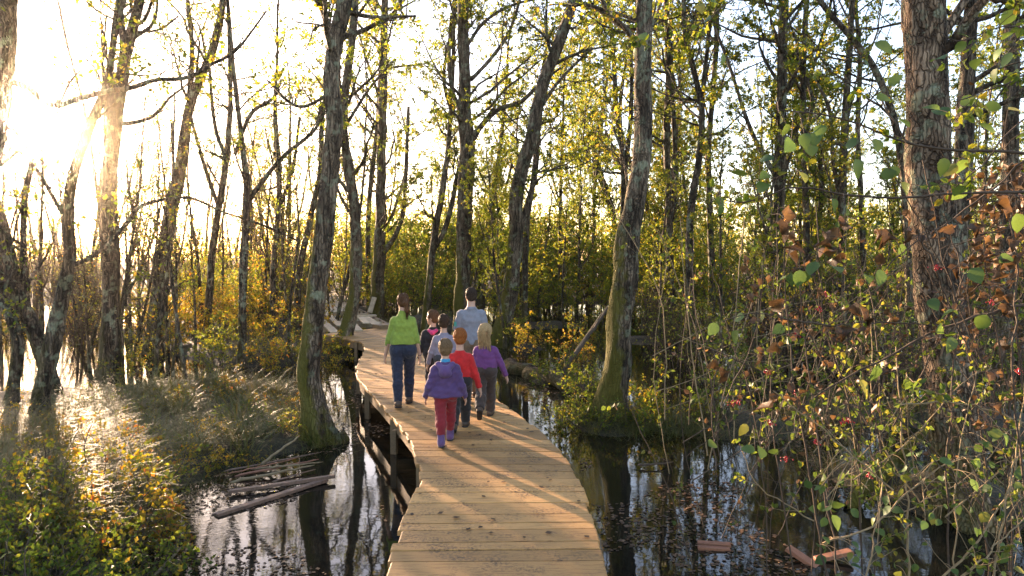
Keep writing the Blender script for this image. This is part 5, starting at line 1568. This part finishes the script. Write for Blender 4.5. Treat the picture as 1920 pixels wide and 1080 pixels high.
def hair_cap(c, mat, length=0.0, vol=1.0, extra=(), fold=0.004, seed=5, name='hair', short=0.42, paths=None, strands=520):
    hp, hh, Rz = c['hp'], c['hh'], c['Rz']
    pr = [el(hp(0, -0.03, 0.13), np.array((0.355, 0.425, 0.415)) * hh * vol * 0.99, 0.02, Rz), el(hp(0, -0.15, -0.06), np.array((0.31, 0.30, 0.33)) * hh * vol * 0.99, 0.03, Rz)] + list(extra)
    def face(P):
        X = (P - c['hp'](0, 0, 0)) @ Rz / hh
        y, z = X[..., 1], X[..., 2]
        front = (np.minimum(y - 0.14 - 0.0 * z, 0.30 - z)) * hh       # hairline: keep crown, cut the face
        side = np.minimum(y + 0.02, 0.02 - z) * hh
        return np.maximum(front, side)
    def nape(P):
        X = (P - c['hp'](0, 0, 0)) @ Rz / hh
        return np.where(X[..., 1] < 0.2, (-0.36 - length - X[..., 2]) * hh, -1)
    V, Q = sdf_mesh(pr, 0.007, 0, fold, [face, nape], seed)
    # locks of hair that follow the skull down from the crown and end unevenly
    r = np.random.default_rng(seed)
    A = Acc(); A.add(V, Q)
    n = strands; k = 7
    az = r.uniform(0, 2 * np.pi, n); t0 = r.uniform(0.02, 1.45, n); ln = short * r.uniform(0.6, 1.5, n) / 0.42
    u = np.linspace(0, 1, k)[None]
    th = t0[:, None] + ln[:, None] * u
    a2 = az[:, None] + r.normal(0, 0.35, n)[:, None] * u
    front = np.cos(az) > 0.35
    th = np.where(front[:, None], np.minimum(th, 1.02), np.minimum(th, 2.25))
    lift = 1.0 + (0.012 + 0.03 * r.uniform(0, 1, n))[:, None] + 0.05 * r.uniform(-0.2, 1, n)[:, None] * u ** 2
    X = np.stack((np.sin(th) * np.sin(a2) * 0.355 * lift, np.sin(th) * np.cos(a2) * 0.425 * lift - 0.03, np.cos(th) * 0.415 * lift + 0.13), -1) * vol
    P = c['hp'](0, 0, 0) + (X * hh) @ Rz.T
    R = np.broadcast_to(0.0052 * np.sqrt(np.clip(1.02 - u, 0, 1)) * np.clip(u * 6 + 0.3, 0, 1), (n, k)) * r.uniform(0.6, 1.2, n)[:, None]
    A.tube(P, R, 4)
    for (pp, rr, m) in (paths or ()):
        S = spline(np.array(pp), 10)
        o = r.normal(0, 1, (m, 3)); o = o / np.linalg.norm(o, axis=1, keepdims=True) * rr * np.sqrt(r.uniform(0.3, 1, m))[:, None]
        w = np.linspace(0.7, 1.0, 10)[None, :, None] * (1 - 0.45 * np.linspace(0, 1, 10)[None, :, None] ** 3)
        PP = S[None] + o[:, None] * w + r.normal(0, 0.003, (m, 10, 3))
        ends = r.uniform(0.75, 1.1, m)
        PP[:, :, 2] = PP[:, :1, 2] + (PP[:, :, 2] - PP[:, :1, 2]) * ends[:, None]
        A.tube(PP, np.broadcast_to(np.linspace(0.006, 0.0015, 10)[None], (m, 10)), 4)
    o = link(name, A.mesh(name, mat), c['root'])
    return o

def near_body_patch(c, name, center, size, mat, parent, n_out, rings=1):
    """small flat badge sewn on cloth: a thin disc-cornered plate at center facing n_out"""
    n = nrm(np.asarray(n_out, float)); z = np.array((0, 0, 1.0)); x = nrm(np.cross(z, n)); y = np.cross(n, x)
    ce = np.asarray(center, float)
    P4 = [ce + x * size[0] * a + y * size[1] * b_ for a, b_ in ((-.5, -.5), (.5, -.5), (.5, .5), (-.5, .5))]
    P4 = np.array(P4)
    V = np.concatenate((P4, P4 - n * 0.004)); Q = np.array([[0, 1, 2, 3], [0, 4, 5, 1], [1, 5, 6, 2], [2, 6, 7, 3], [3, 7, 4, 0]])
    o = link(name, mesh_data(name, V, Q, mat, False), parent)
    return o

# --- woman in green
def woman(c):
    H = c['H']
    top_garment(c, 'sweater', cloth_mat('green_knit', (0.20, 0.275, 0.045), 0.2, scale=20), 0.013, 0.055, 0.42, 0.055, 0.0045, seed=2)
    trousers(c, cloth_mat('dark_denim', (0.022, 0.026, 0.042), 0.4, scale=26), 0.009, 0.98, 1.15, 0.006, waist=0.10)
    shoes(c, plain_mat('brown_shoe', (0.09, 0.055, 0.035), 0.6))
    hp, hh = c['hp'], c['hh']
    hm_ = hair_mat('brown_hair', (0.045, 0.02, 0.009), (0.15, 0.07, 0.03))
    hair_cap(c, hm_, 6, 1.0, [rc(hp(0.02, -0.40, 0.12), hp(0.06, -0.56, -0.06), 0.12 * hh, 0.15 * hh, 0.03), rc(hp(0.06, -0.56, -0.06), hp(0.12, -0.56, -0.5), 0.15 * hh, 0.13 * hh, 0.03),
                               rc(hp(0.10, -0.56, -0.5), hp(0.14, -0.50, -0.85), 0.11 * hh, 0.03 * hh, 0.03)],
             short=0.6, paths=[([hp(0.0, -0.40, 0.14), hp(0.05, -0.58, -0.02), hp(0.10, -0.58, -0.45), hp(0.14, -0.52, -0.95)], 0.12 * hh, 110)])
    w = c['J']['wri', 1]; d = c['J']['fad', 1]
    part(c, 'bracelet', [rc(w - d * 0.004, w + d * 0.008, 0.029, 0.029, 0.002, ca=True, cb=True)], plain_mat('dark_bracelet', (0.03, 0.02, 0.02), 0.4), 0.004)
person('woman with ponytail in a green sweater and dark jeans', (757, 760), 1.70, True, 0.25, rad(8), ((-17, 4), (17, 10)), ((4, 16, 10), (-6, 13, 18)), woman, True)

# --- man in grey polo
def man(c):
    H = c['H']
    sh_ = top_garment(c, 'polo_shirt', cloth_mat('grey_pique', (0.205, 0.21, 0.235), 0.10, scale=24), 0.016, 0.0, -0.12, 0.02, 0.005, seed=4, r0=1.15)
    trousers(c, cloth_mat('khaki_cloth', (0.15, 0.10, 0.06), 0.25), 0.012, 0.98, 1.3, 0.006)
    shoes(c, plain_mat('brown_leather', (0.075, 0.045, 0.03), 0.55))
    hair_cap(c, hair_mat('dark_short_hair', (0.02, 0.013, 0.009), (0.065, 0.042, 0.028)), 0.02, 0.985)
    part(c, 'collar', [rc((0, -0.012, c['z_ne'] - 0.012 * H), (0, -0.004, c['z_ne'] + 0.014 * H), 0.062 * H * .86, 0.050 * H * .9, 0.01, cb=True, ca=True)], cloth_mat('grey_collar', (0.20, 0.205, 0.23), 0.1), 0.007, 0.001, parent=sh_)
    J = c['J']; ce = J['sho', 0] * 0.5 + J['elb', 0] * 0.5
    n = nrm(np.array((-1.0, -0.75, 0.0)))
    near_body_patch(c, 'sleeve_badge', ce + n * (0.03 * H * 1.22 + 0.019), (0.055, 0.07), plain_mat('teal_badge', (0.04, 0.36, 0.30), 0.6, 0.1), sh_, n)
person('man with short dark hair in a grey polo shirt', (884, 748), 1.76, True, 0.2, rad(8), ((-12, 14), (15, 10)), ((8, 13, 12), (0, 13, 16)), man)

# --- boy in black jacket, looking left
def boy_black(c):
    H = c['H']
    j = top_garment(c, 'jacket', cloth_mat('black_fleece', (0.022, 0.021, 0.024), 0.3), 0.018, -0.01, 0.98, 0.03, 0.006, seed=6, r0=1.15)
    trousers(c, cloth_mat('black_trousers', (0.022, 0.020, 0.022), 0.3), 0.010, 0.97, 1.3)
    shoes(c, plain_mat('dark_shoe', (0.05, 0.04, 0.035), 0.6))
    hair_cap(c, hair_mat('chestnut_hair', (0.055, 0.028, 0.014), (0.17, 0.09, 0.045)), 0.0, 1.04)
    z = c['z_sh']
    part(c, 'hood', [rc((-0.055, -0.05, z + 0.012), (0.0, -0.095, z - 0.02), 0.03, 0.034, 0.03), rc((0.055, -0.05, z + 0.012), (0.0, -0.095, z - 0.02), 0.03, 0.034, 0.03)], cloth_mat('pink_lining', (0.62, 0.06, 0.18), 0.15), 0.008, 0.002, parent=j, label='bright pink hood lining')
person('boy in a black jacket with pink hood lining looking left', (812, 738), 1.36, False, 1.15, rad(6), ((10, 8), (-10, 16)), ((0, 15, 20), (4, 15, 20)), boy_black)

# --- boy in grey top
def boy_grey(c):
    top_garment(c, 'shirt', cloth_mat('mauve_grey_jersey', (0.25, 0.22, 0.26), 0.14), 0.014, 0.0, 0.97, 0.02, 0.006, seed=8, r0=1.1)
    trousers(c, cloth_mat('charcoal_trousers', (0.05, 0.047, 0.05), 0.3), 0.010, 0.97, 1.2)
    shoes(c, plain_mat('grey_shoe', (0.08, 0.075, 0.07), 0.6))
    hair_cap(c, hair_mat('dark_brown_hair', (0.025, 0.014, 0.009), (0.085, 0.048, 0.028)), 0.0, 1.06)
person('dark-haired boy in a grey long-sleeved top', (833, 752), 1.34, False, 0.0, rad(4), ((-8, 12), (10, 10)), ((0, 20, 14), (0, 20, 14)), boy_grey)

# --- boy in red
def boy_red(c):
    top_garment(c, 'sweater', cloth_mat('red_sweatshirt', (0.50, 0.022, 0.02), 0.25), 0.015, 0.0, 0.96, 0.02, 0.006, seed=10, r0=1.1)
    t = trousers(c, cloth_mat('black_track_trousers', (0.022, 0.02, 0.019), 0.3), 0.012, 0.94, 1.25)
    shoes(c, plain_mat('hiking_shoe', (0.06, 0.042, 0.03), 0.6), 0.06)
    hair_cap(c, hair_mat('ginger_hair', (0.17, 0.048, 0.012), (0.42, 0.14, 0.035)), 0.0, 1.06)
    J = c['J']; wm = plain_mat('white_print', (0.62, 0.62, 0.58), 0.7, 0.1)
    for i in range(5):
        f = 0.42 + i * 0.085
        p = J['knee', 0] * (1 - f) + J['ank', 0] * f
        n = nrm(np.array((-0.35, -1, 0.0)))
        near_body_patch(c, 'print_mark', p + n * 0.0475 * (1.07 - 0.22 * f) * c['H'] - np.array((0, 0, 0)), (0.016 if i % 2 else 0.024, 0.013), wm, t, n)
person('ginger-haired boy in a red sweater and black trousers', (863, 806), 1.33, False, 0.1, rad(-2), ((-18, 20), (20, 8)), ((12, 14, 20), (-4, 21, 12)), boy_red)

# --- boy in purple jacket
def boy_purple(c):
    H = c['H']
    pm = cloth_mat('purple_softshell', (0.085, 0.045, 0.118), 0.18, scale=10)
    j = top_garment(c, 'jacket', pm, 0.024, -0.035, 0.93, 0.02, 0.010, seed=12, flare=0.6, r0=1.2)
    trousers(c, cloth_mat('maroon_trousers', (0.20, 0.018, 0.022), 0.2), 0.008, 0.72, 1.15, 0.006)
    shoes(c, cloth_mat('purple_boot', (0.10, 0.055, 0.13), 0.2), 0.135, 'boot')
    hair_cap(c, hair_mat('sandy_hair', (0.085, 0.048, 0.022), (0.26, 0.16, 0.08)), 0.0, 1.06)
    z = c['z_sh']
    part(c, 'hood', [rc((-0.085, -0.045, z + 0.02), (0.0, -0.115, z - 0.05), 0.035, 0.05, 0.04), rc((0.085, -0.045, z + 0.02), (0.0, -0.115, z - 0.05), 0.035, 0.05, 0.04), el((0, -0.115, z - 0.075), (0.075, 0.04, 0.055), 0.03)], cloth_mat('purple_hood', (0.11, 0.058, 0.15), 0.18), 0.008, 0.004, parent=j)
    part(c, 'neck_warmer', [rc((0, -0.006, c['z_ne'] - 0.015), (0, 0.0, c['z_ne'] + 0.055), 0.060, 0.056, 0.01, ca=True, cb=True)], cloth_mat('turquoise_fleece', (0.03, 0.24, 0.40), 0.15), 0.007, 0.002)
person('child in a purple hooded jacket with maroon trousers and purple boots', (836, 832), 1.27, False, -0.05, rad(4), ((-18, 6), (20, 10)), ((-10, 20, 44), (-10, 19, 40)), boy_purple)

# --- blond girl
def girl(c):
    H = c['H']
    s_ = top_garment(c, 'sweater', cloth_mat('violet_knit', (0.15, 0.048, 0.155), 0.14), 0.014, 0.02, 0.97, 0.02, 0.006, seed=14, r0=1.1)
    part(c, 'undershirt', [rc((-c['hw'] * 0.6, 0, c['z_hip'] + 0.012 * H), (c['hw'] * 0.6, 0, c['z_hip'] + 0.012 * H), 0.096 * H, 0.096 * H, 0.02, 0.78)], cloth_mat('white_shirt', (0.68, 0.64, 0.68), 0.06), 0.008, 0.003, [lambda P, q=c['z_hip'] + 0.012 * H: np.abs(P[..., 2] - q) - 0.018])
    trousers(c, cloth_mat('dark_brown_trousers', (0.055, 0.038, 0.030), 0.3), 0.014, 0.95, 1.4, 0.006)
    shoes(c, plain_mat('brown_boot_leather', (0.09, 0.058, 0.038), 0.6), 0.05)
    hp, hh = c['hp'], c['hh']
    hm_ = hair_mat('blond_hair', (0.28, 0.165, 0.07), (0.58, 0.40, 0.20))
    ex = []
    for q in (-0.2, -0.07, 0.07, 0.2):
        ex += [rc(hp(q, -0.25, 0.0), hp(q * 1.15 + 0.02, -0.35, -0.52), 0.15 * hh, 0.10 * hh, 0.02), rc(hp(q * 1.15 + 0.02, -0.35, -0.52), hp(q * 1.3 + 0.12 * (q > 0), -0.36, -0.92 - q * 0.3), 0.10 * hh, 0.02 * hh, 0.015)]
    pth = [([hp(q, -0.10, 0.45), hp(q * 1.4, -0.42, 0.05), hp(q * 1.3 + 0.02, -0.42, -0.5), hp(q * 1.4 + 0.05, -0.40, -1.0 - 0.2 * q)], 0.10 * hh, 60) for q in (-0.24, -0.12, 0.0, 0.12, 0.24)]
    hair_cap(c, hm_, 6, 1.05, ex, 0.005, short=0.8, paths=pth)
person('girl with long blond hair in a violet sweater', (911, 782), 1.31, False, -0.15, rad(-4), ((-16, 34), (14, 8)), ((6, 15, 14), (4, 26, 14)), girl)
# ------------------------------------------------------------------ haze added for the glow around the low sun
hm = bpy.data.materials.new('haze')
hm.use_nodes = True
hn = hm.node_tree.nodes
hn.remove(hn['Principled BSDF'])
pv = hn.new('ShaderNodeVolumePrincipled')
pv.inputs['Color'].default_value = (1.0, 0.88, 0.70, 1)  # warm tint puts the orange wash around the sun into the haze
pv.inputs['Density'].default_value = 0.00042
pv.inputs['Anisotropy'].default_value = 0.975
hm.node_tree.links.new(pv.outputs[0], hn['Material Output'].inputs['Volume'])
x0, x1, y0, y1, z0, z1 = -302, 302, -62, 422, -1.6, 24.0
V = np.array([(x, y, z) for z in (z0, z1) for y in (y0, y1) for x in (x0, x1)], float)
Q = np.array([[0, 2, 3, 1], [4, 5, 7, 6], [0, 1, 5, 4], [2, 6, 7, 3], [0, 4, 6, 2], [1, 3, 7, 5]])
tag(obj('haze', V, Q, hm, smooth=False), 'pale warm haze added to the air of the whole wood for the sun glow', 'haze', None, 'stuff')


# ------------------------------------------------------------------ labels of repeated plants: say where each one stands
MARKS = [(-60, 'the left frame edge'), (85, 'the low sun'), (206, 'the forked trunk'), (330, 'the tall leaning trunk'), (456, 'the sweeping-limb trunk'), (598, 'the mossy grey trunk'), (712, 'the wedge-cut trunk'), (872, 'the lichened upright trunk'),
         (975, 'the crooked trunk'), (1175, 'the large mossy trunk'), (1300, 'the wavy trunk'), (1460, 'the dark upright trunk'), (1580, 'the dark straight trunk'), (1745, 'the plated trunk'), (1890, 'the reddish edge trunk'), (1990, 'the right frame edge')]
ORD = ['first', 'second', 'third', 'fourth', 'fifth', 'sixth', 'seventh', 'eighth', 'ninth', 'tenth', 'eleventh', 'twelfth', 'thirteenth', 'fourteenth', 'fifteenth']
bpy.context.view_layer.update()
cells = {}
for o in SC.objects:
    if o.get('auto') and o.parent is None:
        px, py, dep = topx(np.array(o.location) + (0, 0, 0.8))
        i = max(0, min(len(MARKS) - 2, sum(1 for m_ in MARKS if m_[0] <= px) - 1))
        cells.setdefault((o['label'], i), []).append((float(px), o))
for (base, i), lst in cells.items():
    lst.sort(key=lambda t: t[0])
    A_, B_ = MARKS[i][1], MARKS[i + 1][1]
    for q, (px, o) in enumerate(lst):
        lead = base if len(lst) == 1 else (f'leftmost {base}' if q == 0 else f'rightmost {base}' if q == len(lst) - 1 else f'{ORD[q]} {base} from left')
        o['label'] = f"{lead} between {A_} and {B_.replace('the ', '', 1)}"
        del o['auto']
bpy.context.view_layer.update()
